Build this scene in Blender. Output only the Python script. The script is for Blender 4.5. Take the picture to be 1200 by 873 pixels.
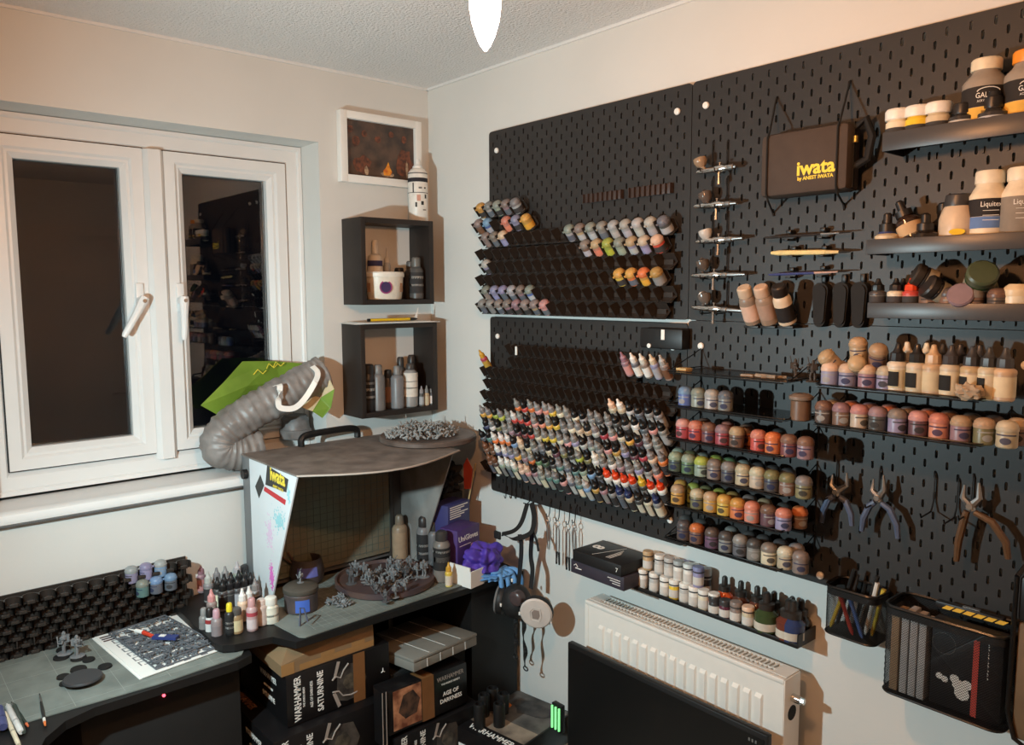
import bpy, bmesh, math, random
from mathutils import Vector, Matrix, noise
import numpy as np
R = math.radians
random.seed(7)
for o in list(bpy.data.objects): bpy.data.objects.remove(o)
scene = bpy.context.scene
COL = scene.collection

# ------------------------------------------------------------------ camera
YAW, PITCH, ROLL, FPX = .8576, -.1035, -.0039, 916.35
CAM = Vector((2.273, -1.590, 1.711))
FW = Vector((-math.sin(YAW)*math.cos(PITCH), math.cos(YAW)*math.cos(PITCH), math.sin(PITCH)))
RT0 = Vector((math.cos(YAW), math.sin(YAW), 0)); UP0 = RT0.cross(FW)
RT = math.cos(ROLL)*RT0 + math.sin(ROLL)*UP0
UP = -math.sin(ROLL)*RT0 + math.cos(ROLL)*UP0
cam_d = bpy.data.cameras.new('camera'); cam_o = bpy.data.objects.new('camera', cam_d); COL.objects.link(cam_o)
cam_d.sensor_fit = 'HORIZONTAL'; cam_d.sensor_width = 36; cam_d.lens = FPX/1200*36
cam_d.clip_start = .02; cam_d.clip_end = 50
m3 = Matrix((RT, UP, -FW)).transposed()
cam_o.matrix_world = Matrix.Translation(CAM) @ m3.to_4x4()
scene.camera = cam_o
def at(x, y, ax, val):
    """the point of the room that the photograph shows at (x, y), on the plane X, Y or Z = val"""
    d = FW + RT*((x-600)/FPX) + UP*((436.5-y)/FPX)
    i = 'XYZ'.index(ax); t = (val-CAM[i])/d[i]
    return CAM + d*t

# ------------------------------------------------------------------ world, lights, exposure
w = bpy.data.worlds.new('night'); scene.world = w; w.use_nodes = True
w.node_tree.nodes['Background'].inputs[0].default_value = (.004, .005, .008, 1)
w.node_tree.nodes['Background'].inputs[1].default_value = .3
BULB = Vector((1.565, -1.015, 2.027)); BULB_STRENGTH = 880
LAMP = Vector((.90, -1.58, 1.56)); LAMP_WATT = 70
scene.view_settings.view_transform = 'Standard'
scene.view_settings.look = 'None'
scene.view_settings.gamma = 1
scene.view_settings.use_curve_mapping = False
scene.view_settings.exposure = 0.12
ld = bpy.data.lights.new('desk_lamp_light', 'SPOT'); ld.energy = LAMP_WATT; ld.color = (.72, .95, 1); ld.shadow_soft_size = .018
lo = bpy.data.objects.new('desk_lamp_light', ld); COL.objects.link(lo); lo.location = LAMP
ld.spot_size = math.pi; ld.spot_blend = 1.0; LAMP_AIM = Vector((-.10,.95,-.27)).normalized()
lo.rotation_euler = LAMP_AIM.to_track_quat('-Z','Y').to_euler()

# ------------------------------------------------------------------ materials
MATS = {}
def mat(name, col=(.8,.8,.8), rough=.5, metal=0, var=0, scale=30, bump=0, bscale=200, bdist=.002, col2=None, spec=.5, trans=0, emit=None, estr=0, objcol=False, coat=0, alpha=1, ior=1.45):
    if name in MATS: return MATS[name]
    m = bpy.data.materials.new(name); m.use_nodes = True; MATS[name] = m
    nt = m.node_tree; b = nt.nodes['Principled BSDF']
    b.inputs['Base Color'].default_value = (*col, 1); b.inputs['Roughness'].default_value = rough
    b.inputs['Metallic'].default_value = metal; b.inputs['Specular IOR Level'].default_value = spec
    b.inputs['Transmission Weight'].default_value = trans; b.inputs['IOR'].default_value = ior
    b.inputs['Coat Weight'].default_value = coat; b.inputs['Alpha'].default_value = alpha
    if emit:
        b.inputs['Emission Color'].default_value = (*emit, 1); b.inputs['Emission Strength'].default_value = estr
    src = None
    if objcol:
        oi = nt.nodes.new('ShaderNodeObjectInfo'); src = oi.outputs['Color']
        nt.links.new(src, b.inputs['Base Color'])
    if var or col2:
        tc = nt.nodes.new('ShaderNodeTexCoord'); n = nt.nodes.new('ShaderNodeTexNoise')
        n.inputs['Scale'].default_value = scale; n.inputs['Detail'].default_value = 5
        nt.links.new(tc.outputs['Object'], n.inputs['Vector'])
        mx = nt.nodes.new('ShaderNodeMix'); mx.data_type = 'RGBA'
        rp = nt.nodes.new('ShaderNodeMapRange'); rp.inputs[1].default_value = .35; rp.inputs[2].default_value = .65
        nt.links.new(n.outputs['Fac'], rp.inputs[0]); nt.links.new(rp.outputs[0], mx.inputs[0])
        if src is not None:
            hs = nt.nodes.new('ShaderNodeHueSaturation'); hs.inputs['Value'].default_value = 1-var
            nt.links.new(src, hs.inputs['Color']); nt.links.new(src, mx.inputs[6]); nt.links.new(hs.outputs[0], mx.inputs[7])
        else:
            c2 = col2 or tuple(c*(1-var) for c in col)
            mx.inputs[6].default_value = (*col, 1); mx.inputs[7].default_value = (*c2, 1)
        nt.links.new(mx.outputs[2], b.inputs['Base Color'])
    if bump:
        tc = nt.nodes.new('ShaderNodeTexCoord'); n = nt.nodes.new('ShaderNodeTexNoise')
        n.inputs['Scale'].default_value = bscale; n.inputs['Detail'].default_value = 3
        nt.links.new(tc.outputs['Object'], n.inputs['Vector'])
        bp = nt.nodes.new('ShaderNodeBump'); bp.inputs['Strength'].default_value = bump; bp.inputs['Distance'].default_value = bdist
        nt.links.new(n.outputs['Fac'], bp.inputs['Height']); nt.links.new(bp.outputs[0], b.inputs['Normal'])
    return m

def srgb(r, g, b):
    f = lambda c: (c/255/12.92) if c/255 <= .04045 else ((c/255+.055)/1.055)**2.4
    return (f(r), f(g), f(b))

WALL = mat('wall_paint', srgb(217,216,211), .85, var=.05, scale=3, bump=.12, bscale=90)
CEIL = mat('stippled_ceiling_paint', srgb(232,231,229), .9, bump=1.0, bscale=130, bdist=.007)
UPVC = mat('white_upvc', srgb(226,226,224), .35, var=.03, scale=8)
PEG = mat('dark_grey_pegboard', srgb(44,42,41), .48, var=.08, scale=6, bump=.05, bscale=500, spec=.5)
BLK = mat('black_plastic', srgb(26,25,25), .45, var=.2, scale=20)
BLKM = mat('matt_black', srgb(24,23,22), .8, var=.2, scale=15)
BLKG = mat('gloss_black', srgb(14,14,15), .2)
PRN = mat('black_printed_plastic', srgb(54,48,44), .33, var=.2, scale=40, bump=.15, bscale=600)
PAINT = mat('coloured_plastic', objcol=True, rough=.38, var=.12, scale=60)
PAINTM = mat('coloured_matt', objcol=True, rough=.8, var=.15, scale=50)
GLOSSC = mat('coloured_glossy', objcol=True, rough=.15, var=.1, scale=40)
CHROME = mat('chrome', (.75,.74,.72), .18, 1)
STEEL = mat('brushed_steel', (.55,.54,.53), .35, 1, var=.2, scale=60)
WHITE = mat('white_plastic', srgb(238,236,230), .35, var=.03)
WIRE = mat('black_wire', srgb(18,17,17), .3)
PAPER = mat('paper', srgb(232,231,226), .9, var=.04, scale=15)
CARD = mat('brown_cardboard', srgb(134,108,78), .85, var=.12, scale=12)
LIP = mat('lip_black_with_sheen', srgb(62,62,64), .36, var=.08, scale=10)  # paler than the shelf black, painting in the bulb's sheen on the lips
WOODB = mat('black_brown_wood', srgb(44,37,33), .55, var=.3, scale=9)
GREYM = mat('grey_sprue_plastic', srgb(122,124,126), .5, var=.12, scale=60)
MATGR = mat('green_cutting_mat', srgb(124,130,124), .75, col2=srgb(104,110,105), scale=14, bump=.1)

# ------------------------------------------------------------------ mesh helpers
class MB:
    def __init__(s): s.v=[]; s.f=[]; s.mi=[]; s.cur=0
    def m(s, i): s.cur=i; return s
    def raw(s, vs, fs, M=None):
        o=len(s.v)
        for p in vs:
            p=Vector(p); s.v.append(tuple(M@p if M else p))
        for f in fs: s.f.append(tuple(i+o for i in f)); s.mi.append(s.cur)
        return s
    def box(s, lo, hi, bev=0, M=None):
        x0,y0,z0=lo; x1,y1,z1=hi
        if bev<=0:
            vs=[(x0,y0,z0),(x1,y0,z0),(x1,y1,z0),(x0,y1,z0),(x0,y0,z1),(x1,y0,z1),(x1,y1,z1),(x0,y1,z1)]
            return s.raw(vs,[(0,3,2,1),(4,5,6,7),(0,1,5,4),(1,2,6,5),(2,3,7,6),(3,0,4,7)],M)
        bm=bmesh.new(); bmesh.ops.create_cube(bm,size=1)
        for v in bm.verts: v.co=Vector(((x0+x1)/2+v.co.x*(x1-x0),(y0+y1)/2+v.co.y*(y1-y0),(z0+z1)/2+v.co.z*(z1-z0)))
        bmesh.ops.bevel(bm,geom=bm.edges[:],offset=bev,segments=2,profile=.5,affect='EDGES')
        bm.verts.index_update()
        s.raw([v.co for v in bm.verts],[[v.index for v in f.verts] for f in bm.faces],M); bm.free(); return s
    def cbox(s, c, size, bev=0, M=None):
        return s.box([c[i]-size[i]/2 for i in range(3)],[c[i]+size[i]/2 for i in range(3)],bev,M)
    def lathe(s, prof, n=16, M=None, cap0=True, cap1=True):
        vs=[];fs=[]
        for r,z in prof:
            for k in range(n):
                a=2*math.pi*k/n; vs.append((r*math.cos(a),r*math.sin(a),z))
        for i in range(len(prof)-1):
            for k in range(n):
                k2=(k+1)%n; fs.append((i*n+k,i*n+k2,(i+1)*n+k2,(i+1)*n+k))
        if cap0: fs.append(tuple(range(n-1,-1,-1)))
        if cap1: fs.append(tuple(range((len(prof)-1)*n,len(prof)*n)))
        return s.raw(vs,fs,M)
    def cyl(s, p0, p1, r0, r1=None, n=12, M=None):
        p0=Vector(p0);p1=Vector(p1); d=p1-p0; L=d.length
        Q=Matrix.Translation(p0)@d.to_track_quat('Z','Y').to_matrix().to_4x4()
        if M: Q=M@Q
        return s.lathe([(r0,0),(r0 if r1 is None else r1,L)],n,Q)
    def tube(s, pts, r, n=8, closed=False, M=None):
        pts=[Vector(p) for p in pts]; N=len(pts); vs=[];fs=[]; up=None
        for i,p in enumerate(pts):
            a=pts[(i-1)%N] if (closed or i>0) else p; b=pts[(i+1)%N] if (closed or i<N-1) else p
            t=(b-a).normalized()
            if up is None: up=t.orthogonal().normalized()
            up=(up-t*up.dot(t)); up=up.normalized() if up.length>1e-6 else t.orthogonal().normalized()
            sd=t.cross(up); rr=r[i] if isinstance(r,(list,tuple)) else r
            for k in range(n):
                an=2*math.pi*k/n; vs.append(p+(up*math.cos(an)+sd*math.sin(an))*rr)
        M2=N if closed else N-1
        for i in range(M2):
            j=(i+1)%N
            for k in range(n):
                k2=(k+1)%n; fs.append((i*n+k,i*n+k2,j*n+k2,j*n+k))
        if not closed: fs.append(tuple(range(n-1,-1,-1))); fs.append(tuple(range((N-1)*n,N*n)))
        return s.raw(vs,fs,M)
    def prism(s, poly, h, M=None):
        """polygon in XY (counter-clockwise) pushed up by h in Z"""
        n=len(poly); vs=[(x,y,0) for x,y in poly]+[(x,y,h) for x,y in poly]
        fs=[tuple(range(n-1,-1,-1)),tuple(range(n,2*n))]+[(i,(i+1)%n,n+(i+1)%n,n+i) for i in range(n)]
        return s.raw(vs,fs,M)
    def strip(s, pts, width, thick, side):
        """flat strap along pts; side = function or vector giving the width direction"""
        pts=[Vector(p) for p in pts]; vs=[];fs=[]
        for i,p in enumerate(pts):
            t=(pts[min(i+1,len(pts)-1)]-pts[max(i-1,0)]).normalized()
            sd=side(i) if callable(side) else Vector(side)
            sd=(sd-t*sd.dot(t)).normalized(); nn=t.cross(sd)
            for a,b in ((-1,-1),(1,-1),(1,1),(-1,1)): vs.append(p+sd*a*width/2+nn*b*thick/2)
        for i in range(len(pts)-1):
            for k in range(4):
                k2=(k+1)%4; fs.append((i*4+k,i*4+k2,(i+1)*4+k2,(i+1)*4+k))
        fs.append((3,2,1,0)); e=(len(pts)-1)*4; fs.append((e,e+1,e+2,e+3))
        return s.raw(vs,fs)
    def mesh(s, name, mats, smooth=35):
        me=bpy.data.meshes.new(name); me.from_pydata(s.v,[],s.f)
        for m in (mats if isinstance(mats,(list,tuple)) else [mats]): me.materials.append(m)
        me.polygons.foreach_set('material_index',s.mi)
        if smooth:
            me.polygons.foreach_set('use_smooth',[True]*len(me.polygons)); me.set_sharp_from_angle(angle=R(smooth))
        me.update(); return me
    def build(s, name, mats, parent=None, smooth=35, loc=None, rot=None, color=None):
        return link(name, s.mesh(name,mats,smooth), parent, loc, rot, color)

def link(name, me, parent=None, loc=None, rot=None, color=None):
    o=bpy.data.objects.new(name, me); COL.objects.link(o)
    if parent: o.parent=parent
    if loc is not None: o.location=loc
    if rot is not None: o.rotation_euler=rot
    if color is not None: o.color=(*color,1)
    return o
def tag(o, label, cat, group=None, kind=None):
    o['label']=label; o['category']=cat
    if group: o['group']=group
    if kind: o['kind']=kind
    return o
def thing(name, label, cat, loc=(0,0,0), rot=(0,0,0), group=None):
    o=bpy.data.objects.new(name,None); o.empty_display_size=.02; COL.objects.link(o); o.location=loc; o.rotation_euler=rot
    return tag(o,label,cat,group)
def structure(o, label, cat): return tag(o,label,cat,kind='structure')
ORD=['zeroth','first','second','third','fourth','fifth','sixth','seventh','eighth','ninth','tenth','eleventh','twelfth','thirteenth','fourteenth','fifteenth','sixteenth','seventeenth','eighteenth','nineteenth','twentieth','twenty-first','twenty-second','twenty-third','twenty-fourth','twenty-fifth','twenty-sixth','twenty-seventh','twenty-eighth']
def text(body, size, m, parent, M, name='lettering', extrude=.0003, bold=0, align='CENTER', sx=1):
    """flat lettering as a mesh part; M places its XY plane"""
    c=bpy.data.curves.new('t','FONT'); c.body=body; c.size=size; c.extrude=extrude; c.offset=bold; c.align_x=align; c.align_y='CENTER'; c.resolution_u=2
    t=bpy.data.objects.new('t',c); COL.objects.link(t)
    me=bpy.data.meshes.new_from_object(t.evaluated_get(bpy.context.evaluated_depsgraph_get()))
    bpy.data.objects.remove(t); bpy.data.curves.remove(c)
    me.transform(M@Matrix.Scale(sx,4,(1,0,0))); me.materials.clear(); me.materials.append(m)
    return link(name,me,parent)
def wrap_text(body, size, m, parent, r, z, ang, name='printed_word', sx=.8, bold=0):
    """lettering bent round a vertical cylinder of radius r, centred at angle ang"""
    o=text(body,size,m,parent,Matrix.Identity(4),name,.0002,bold,'CENTER',sx)
    for v in o.data.vertices:
        a=ang+v.co.x/r; rr=r+.0006+v.co.z; v.co=(rr*math.cos(a),rr*math.sin(a),z+v.co.y)
    return o
def frame(o, x, y):
    """matrix with origin o, X axis x, Y axis y (orthonormalised)"""
    x=Vector(x).normalized(); y=Vector(y); y=(y-x*y.dot(x)).normalized(); z=x.cross(y)
    M=Matrix((x,y,z)).transposed().to_4x4(); M.translation=Vector(o); return M

# ================================================================== ROOM SHELL
FL=.08; CE=2.40; XR=2.95; YB=-2.75
def slab(name,lo,hi,m,label,cat): return structure(MB().box(lo,hi).build(name,m,smooth=0),label,cat)
CARPET=mat('grey_carpet',srgb(176,166,152),.95,var=.2,scale=200,bump=.6,bscale=700)
slab('floor',(-.3,YB-.1,FL-.1),(XR+.1,.1,FL),CARPET,'grey carpeted floor of the hobby room','floor')
ce=structure(MB().box((-.02,YB-.1,CE),(XR+.1,.1,CE+.1)).build('ceiling',CEIL,smooth=0),'white stippled ceiling above both walls','ceiling')
slab('wall_right',(-.3,0,FL),(XR+.1,.12,CE),WALL,'pale grey wall carrying the pegboards','wall')
slab('wall_back',(XR,YB,FL),(XR+.1,0,CE),WALL,'pale wall with the door, behind the camera','wall')
slab('wall_near',(-.3,YB-.1,FL),(XR+.1,YB,CE),WALL,'plain pale wall behind the camera, opposite the pegboards','wall')
# left wall with the window opening
OY0,OY1,OZ0,OZ1=-1.325,-.415,1.150,2.174; WT=.27
wl=MB()
for lo,hi in (((-WT,YB,FL),(0,OY0,CE)),((-WT,OY1,FL),(0,0,CE)),((-WT,OY0,FL),(0,OY1,OZ0)),((-WT,OY0,OZ1),(0,OY1,CE))): wl.box(lo,hi)
structure(wl.build('wall_left',WALL,smooth=0),'pale grey wall with the white window','wall')
# thin white bead along the top of the walls
for nm,lo,hi,lb in (('trim_1',(0,YB,CE-.008),(.006,0,CE),'thin white sealant bead where window wall meets ceiling'),('trim_2',(0,-.006,CE-.008),(XR,0,CE),'thin white sealant bead where pegboard wall meets ceiling')):
    structure(MB().box(lo,hi).build(nm,UPVC,smooth=0),lb,'trim')

# window
win=thing('window_1','white two-casement window with dark night panes','window'); win['kind']='structure'
FX=-.125
def frame_ring(y0,y1,z0,z1,wd,xa,xb,bev,name,parent,slope=0):
    """mitred rectangular ring, room side at xb; slope lowers the inner rim"""
    P=[]; prof=[(0,xa),(0,xb),(wd-slope,xb),(wd,xb-slope*.9),(wd,xa)]
    vs=[];fs=[]
    for cy,cz,sy,sz in ((y0,z0,1,1),(y1,z0,-1,1),(y1,z1,-1,-1),(y0,z1,1,-1)):
        for d,x in prof: vs.append((x,cy+sy*d,cz+sz*d))
    n=len(prof)
    for i in range(4):
        j=(i+1)%4
        for k in range(n):
            k2=(k+1)%n; fs.append((i*n+k,j*n+k,j*n+k2,i*n+k2))
    return MB().raw(vs,fs).build(name,UPVC,parent,smooth=0)
frame_ring(OY0+.002,OY1-.002,1.178,OZ1-.002,.06,FX-.07,FX,.0,'outer_frame',win,.012)
frame_ring(OY0+.002,OY1-.002,1.178,OZ1-.002,.014,FX,FX+.008,.0,'frame_rim',win,.004)
mul=MB(); mul.prism([(FX-.07,-.9005),(FX+.002,-.9005),(FX+.022,-.888),(FX+.022,-.855),(FX+.002,-.8415),(FX-.07,-.8415)][::-1],.89,Matrix.Translation((0,0,1.225))); mul.build('mullion',UPVC,win,smooth=0)
GLASS=mat('window_glass',(1,1,1),.0,trans=1,ior=1.52,spec=.5)
GASK_SHADE=mat('black_gasket_and_gap_shade',srgb(20,20,20),.6)
for i,(a,b) in enumerate(((-1.268,-.900),(-.842,-.472))):
    cs=frame_ring(a,b,1.243,2.116,.035,FX-.06,FX+.006,0,'casement',win,.006)
    frame_ring(a+.035,b-.035,1.278,2.081,.021,FX-.05,FX-.002,0,'glazing_bead',cs,.014)
    MB().box((FX-.045,a+.052,1.293),(FX-.041,b-.052,2.066)).build('pane',GLASS,cs,smooth=0)
    g=frame_ring(a+.052,b-.052,1.295,2.064,.004,FX-.041,FX-.036,0,'gasket',cs); g.data.materials[0]=GASK_SHADE
    sg=frame_ring(a-.003,b+.003,1.240,2.119,.003,FX-.004,FX+.0012,0,'gap_shadow_line',cs); sg.data.materials[0]=GASK_SHADE  # dark ring painted in for the shadow line between casement and frame
    # handle
    hy=-.926 if i==0 else -.814; hz=1.688
    h=MB(); h.box((FX+.006,hy-.011,hz-.035),(FX+.014,hy+.011,hz+.05),.003)
    hd=h.build('handle',UPVC,cs)
    ang=R(-30) if i==0 else R(-3)
    lv=MB(); lv.tube([(FX+.014,hy,hz),(FX+.04,hy,hz)],.013,10)
    dv=Vector((0,math.sin(ang),-math.cos(ang)))
    p0=Vector((FX+.04,hy,hz)); lv.tube([p0-dv*.012,p0,p0+dv*.04+Vector((.004,0,0)),p0+dv*.105+Vector((.006,0,0)),p0+dv*.115+Vector((.006,0,0))],[.012,.014,.011,.009,.006],10)
    l=lv.build('handle_lever',UPVC,cs)
    MB().cyl((FX+.052,hy,hz),(FX+.0555,hy,hz),.0055,n=12).build('key_lock',CHROME,cs)
# outside darkness: garden fence far off, unlit
# sill
sl=MB(); sl.box((FX-.005,OY0-.0,1.140),(.02,OY1,1.170)); 
prof=[(.0,1.138),(.030,1.138),(.038,1.143),(.041,1.154),(.038,1.165),(.030,1.170),(.0,1.170)]
sl2=MB(); sl2.prism([(x,z) for x,z in prof],1.08,frame((0,-1.40+1.08,0),(1,0,0),(0,0,1)))
s_=structure(sl2.build('trim_3',UPVC),'white rounded window sill board above the desk','sill')
MB().box((FX+.0005,OY0+.001,1.1505),(.001,OY1-.001,1.170)).build('sill_board',UPVC,s_,smooth=0)
MB().box((0.0005,-1.40,1.1352),(.03,-.32,1.1379)).build('sill_shadow_strip',mat('sill_shade_grey',srgb(96,98,100),.8),s_,smooth=0)  # grey strip painted in for the thin shadow line under the sill
# door on the wall behind the camera (seen only as a dim reflection)
dr=thing('door_1','white six-panel door behind the camera','door',(XR,-.48,FL)); dr['kind']='structure'
DOORM=mat('white_door_paint',srgb(214,208,200),.5)
MB().box((-.035,-.38,0),(-.001,.38,1.98),.002).build('door_leaf',DOORM,dr)
for z0,z1 in ((.15,.72),(.85,1.42),(1.55,1.88)):
    for y0,y1 in ((-.31,-.04),(.04,.31)): MB().box((-.043,y0,z0),(-.0351,y1,z1),.004).build('panel',DOORM,dr)
dh=MB(); dh.tube([(-.036,.33,.98),(-.075,.33,.98),(-.08,.31,.98),(-.08,.22,.98)],.008); dh.build('door_handle',CHROME,dr)
fr=MB(); fr.box((-.02,-.45,0),(-.001,-.385,2.05)); fr.box((-.02,.385,0),(-.001,.45,2.05)); fr.box((-.02,-.385,1.985),(-.001,.385,2.05)); fr.build('door_frame',DOORM,dr,smooth=0)

# bulb
bl=thing('pendant_bulb','glowing candle bulb hanging from the ceiling','light bulb',BULB)
BM=mat('lit_bulb',(1,.8,.5),.5,emit=(1.0,.44,.17),estr=BULB_STRENGTH)
b=MB(); b.lathe([(.0015,-.047),(.006,-.041),(.011,-.030),(.0155,-.015),(.0175,0),(.0172,.012),(.015,.026),(.012,.036)],20); b.build('bulb_glass',BM,bl)
b=MB(); b.lathe([(.0125,.036),(.0125,.06),(.02,.062),(.02,.11),(.012,.118)],16); b.build('lamp_holder',WHITE,bl)
b=MB(); b.cyl((0,0,.118),(0,0,CE-BULB.z-.025),.003); b.build('flex',WHITE,bl)
b=MB(); b.lathe([(.05,CE-BULB.z-.028),(.052,CE-BULB.z-.01),(.052,CE-BULB.z)],20); b.build('ceiling_rose',WHITE,bl)

# desk lamp out of the frame on the left
dl=thing('desk_lamp','black articulated desk lamp clamped at the left end of the desk','desk lamp',(.12,-1.72,.82))
L=LAMP-Vector((.12,-1.72,.82))
b=MB(); b.box((-.03,-.03,0),(.03,.03,.05),.004); b.build('clamp',BLK,dl)
b=MB(); el=Vector((-.02,-.10,.62)); b.tube([(0,0,.05),el],.009); b.build('lower_arm',BLK,dl)
b=MB(); hp=L+Vector((-.0,-.09,.05)); b.tube([el,hp],.009); b.build('upper_arm',BLK,dl)
b=MB(); ax=-LAMP_AIM; q=Matrix.Translation(L)@ax.to_track_quat('Z','Y').to_matrix().to_4x4()
b.lathe([(.05,.022),(.05,.03),(.04,.06),(.02,.085)],20,q,cap0=False); b.build('lamp_head',BLK,dl)
# ================================================================== PEGBOARDS
YF=-.017; BT=.005
def pegboard(name,x0,zt,label,pegs=((.04,.06),(.72,.06),(.04,.50),(.72,.50))):
    W,H=.76,.56; b=MB(); vs=[];fs=[]
    X=lambda u:x0+u
    Z=lambda v:zt-v
    yf,yb=YF,YF+BT
    def q(pts,y,flip=False):
        n=len(vs); vs.extend((X(u),y,Z(v)) for u,v in pts); f=list(range(n,n+len(pts))); fs.append(f[::-1] if flip else f)
    sw,sh=.0026,.0078
    slot=[(sw,-sh+.002),(.0012,-sh),(-.0012,-sh),(-sw,-sh+.002),(-sw,sh-.002),(-.0012,sh),(.0012,sh),(sw,sh-.002)]  # ccw from top right going left
    for i in range(1,38):
        for j in range(1,28):
            cu,cv=i*.02,j*.02; h=.01
            if (i+j)%2==0:
                q([(cu-h,cv+h),(cu+h,cv+h),(cu+h,cv-h),(cu-h,cv-h)],yf)
            else:
                n=len(vs)
                c=[(h,-h),(-h,-h),(-h,h),(h,h)]
                vs.extend((X(cu+a),yf,Z(cv+d)) for a,d in c)
                vs.extend((X(cu+a),yf,Z(cv+d)) for a,d in slot)
                vs.extend((X(cu+a),yb,Z(cv+d)) for a,d in slot)
                S=n+4;T=n+12
                # corners: 0 TR,1 TL,2 BL,3 BR ; slot 0..7
                fs.extend([(n,n+1,S+2,S+1),(n,S+1,S),(n+1,S+3,S+2),(n+1,n+2,S+4,S+3),(n+2,S+5,S+4),(n+2,n+3,S+6,S+5),(n+3,S+7,S+6),(n+3,n,S,S+7)])
                for k in range(8):
                    k2=(k+1)%8; fs.append((S+k,S+k2,T+k2,T+k))
    r=.008
    def arc(cu,cv,a0):
        return [(cu+r*math.cos(R(a0+t)),cv+r*math.sin(R(a0+t))) for t in (0,30,60,90)]
    m=.01
    q([(m,m)]+[(W-m,m)]+[(W-m,0),(r,0)][::1],yf) if 0 else None
    # border strips
    q([(m,m),(W-m,m),(W-m,0),(m,0)],yf); q([(m,H),(W-m,H),(W-m,H-m),(m,H-m)],yf)
    q([(0,H-m),(m,H-m),(m,m),(0,m)],yf); q([(W-m,H-m),(W,H-m),(W,m),(W-m,m)],yf)
    for cu,cv,a0,c in ((m,m,180,(m,m)),(W-m,m,270,(W-m,m)),(W-m,H-m,0,(W-m,H-m)),(m,H-m,90,(m,H-m))):
        a=[(cu+m*math.cos(R(a0+t)),cv+m*math.sin(R(a0+t))) for t in (0,30,60,90)]
        q([c]+a,yf,True)
    # rim and back edge
    out=[]
    for cu,cv,a0 in ((m,m,180),(W-m,m,270),(W-m,H-m,0),(m,H-m,90)):
        out+=[(cu+m*math.cos(R(a0+t)),cv+m*math.sin(R(a0+t))) for t in (0,30,60,90)]
    n=len(vs); vs.extend((X(u),yf,Z(v)) for u,v in out); vs.extend((X(u),yb,Z(v)) for u,v in out); N=len(out)
    for k in range(N): fs.append((n+k,n+(k+1)%N,n+N+(k+1)%N,n+N+k))
    b.raw(vs,fs)
    t=thing(name,label,'pegboard',(0,0,0))
    b.build('board',PEG,t,smooth=0)
    for u,v in pegs:
        if 1:
            M=frame((X(u),yf,Z(v)),(1,0,0),(0,0,1))
            k=MB(); k.lathe([(.0075,.0),(.0085,.003),(.0075,.006),(.004,.0078)],14,M); k.build('mounting_peg',WHITE,t)
            k=MB(); k.cyl((X(u),yb,Z(v)),(X(u),-.0005,Z(v)),.006); k.build('spacer',WHITE,t)
    return t
XL=1.112-.762; XQ=1.112
pegboard('pegboard',XL,2.20,'dark slotted pegboard, upper of the two nearest the corner, with pot racks')
pegboard('pegboard',XL,1.631,'dark slotted pegboard, lower of the two nearest the corner, full of dropper bottles')
pegboard('pegboard',XQ,2.20,'dark slotted pegboard at upper right holding airbrushes and soft case')
pegboard('pegboard',XQ,1.6385,'dark slotted pegboard at lower right holding pliers and wire shelves',((.04,.06),(.72,.06),(.36,.54)))

# ================================================================== PAINT CONTAINERS
def mesh_of(fn,name,mats): b=MB(); fn(b); return b.mesh(name,mats)
def _drop_body(b): b.lathe([(.0095,0),(.011,.002),(.011,.040),(.0105,.043),(.0075,.0465),(.0065,.047)],12)
def _drop_cap(b): b.lathe([(.0085,.0462),(.0088,.048),(.0082,.0585),(.0055,.061),(.0036,.067),(.0026,.073),(.0014,.0738)],10)
def _drop_label(b): b.lathe([(.0113,.006),(.0113,.034)],12,cap0=False,cap1=False)
def _drop_ring(b): b.lathe([(.0113,.0365),(.0115,.039),(.0113,.0425),(.0095,.0448)],12,cap0=False,cap1=False)
ME_DB=mesh_of(_drop_body,'dropper_body',PAINT); ME_DC=mesh_of(_drop_cap,'dropper_cap',PAINT); ME_DL=mesh_of(_drop_label,'dropper_label',PAINTM); ME_DR=mesh_of(_drop_ring,'dropper_ring',PAINT)
def _pot_body(b): b.lathe([(.0145,0),(.0162,.002),(.0162,.027),(.0155,.029)],16)
def _pot_cap(b):
    b.lathe([(.0168,.0285),(.0172,.030),(.0171,.0345),(.0163,.0352),(.0155,.0390),(.0130,.0425),(.009,.0448),(.004,.0458)],16)
    b.cbox((.0,.0185,.034),(.008,.005,.004),.001)
def _pot_label(b): b.lathe([(.01645,.004),(.01645,.021)],16,cap0=False,cap1=False)
def _pot_mark(b):
    n=9; vs=[];fs=[]
    for i in range(n):
        u=-1+2*i/(n-1); a=R(-70+30*u); h=.0058*math.sqrt(max(.05,1-u*u)); vs+= [(.01655*math.cos(a),.01655*math.sin(a),.0125-h),(.01655*math.cos(a),.01655*math.sin(a),.0125+h)]
    for i in range(n-1): fs.append((2*i,2*i+2,2*i+3,2*i+1))
    b.raw(vs,fs)
    vs=[];fs=[]
    for i in range(n):
        u=-1+2*i/(n-1); a=R(-70+60*u); vs+= [(.01655*math.cos(a),.01655*math.sin(a),.0212),(.01655*math.cos(a),.01655*math.sin(a),.0236)]
    for i in range(n-1): fs.append((2*i,2*i+2,2*i+3,2*i+1))
    b.raw(vs,fs)
ME_PB=mesh_of(_pot_body,'pot_body',PAINT); ME_PC=mesh_of(_pot_cap,'pot_cap',PAINT); ME_PL=mesh_of(_pot_label,'pot_label',PAINTM); ME_PM=mesh_of(_pot_mark,'pot_print',PAINTM)
C=lambda *a: srgb(*a)
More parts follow.
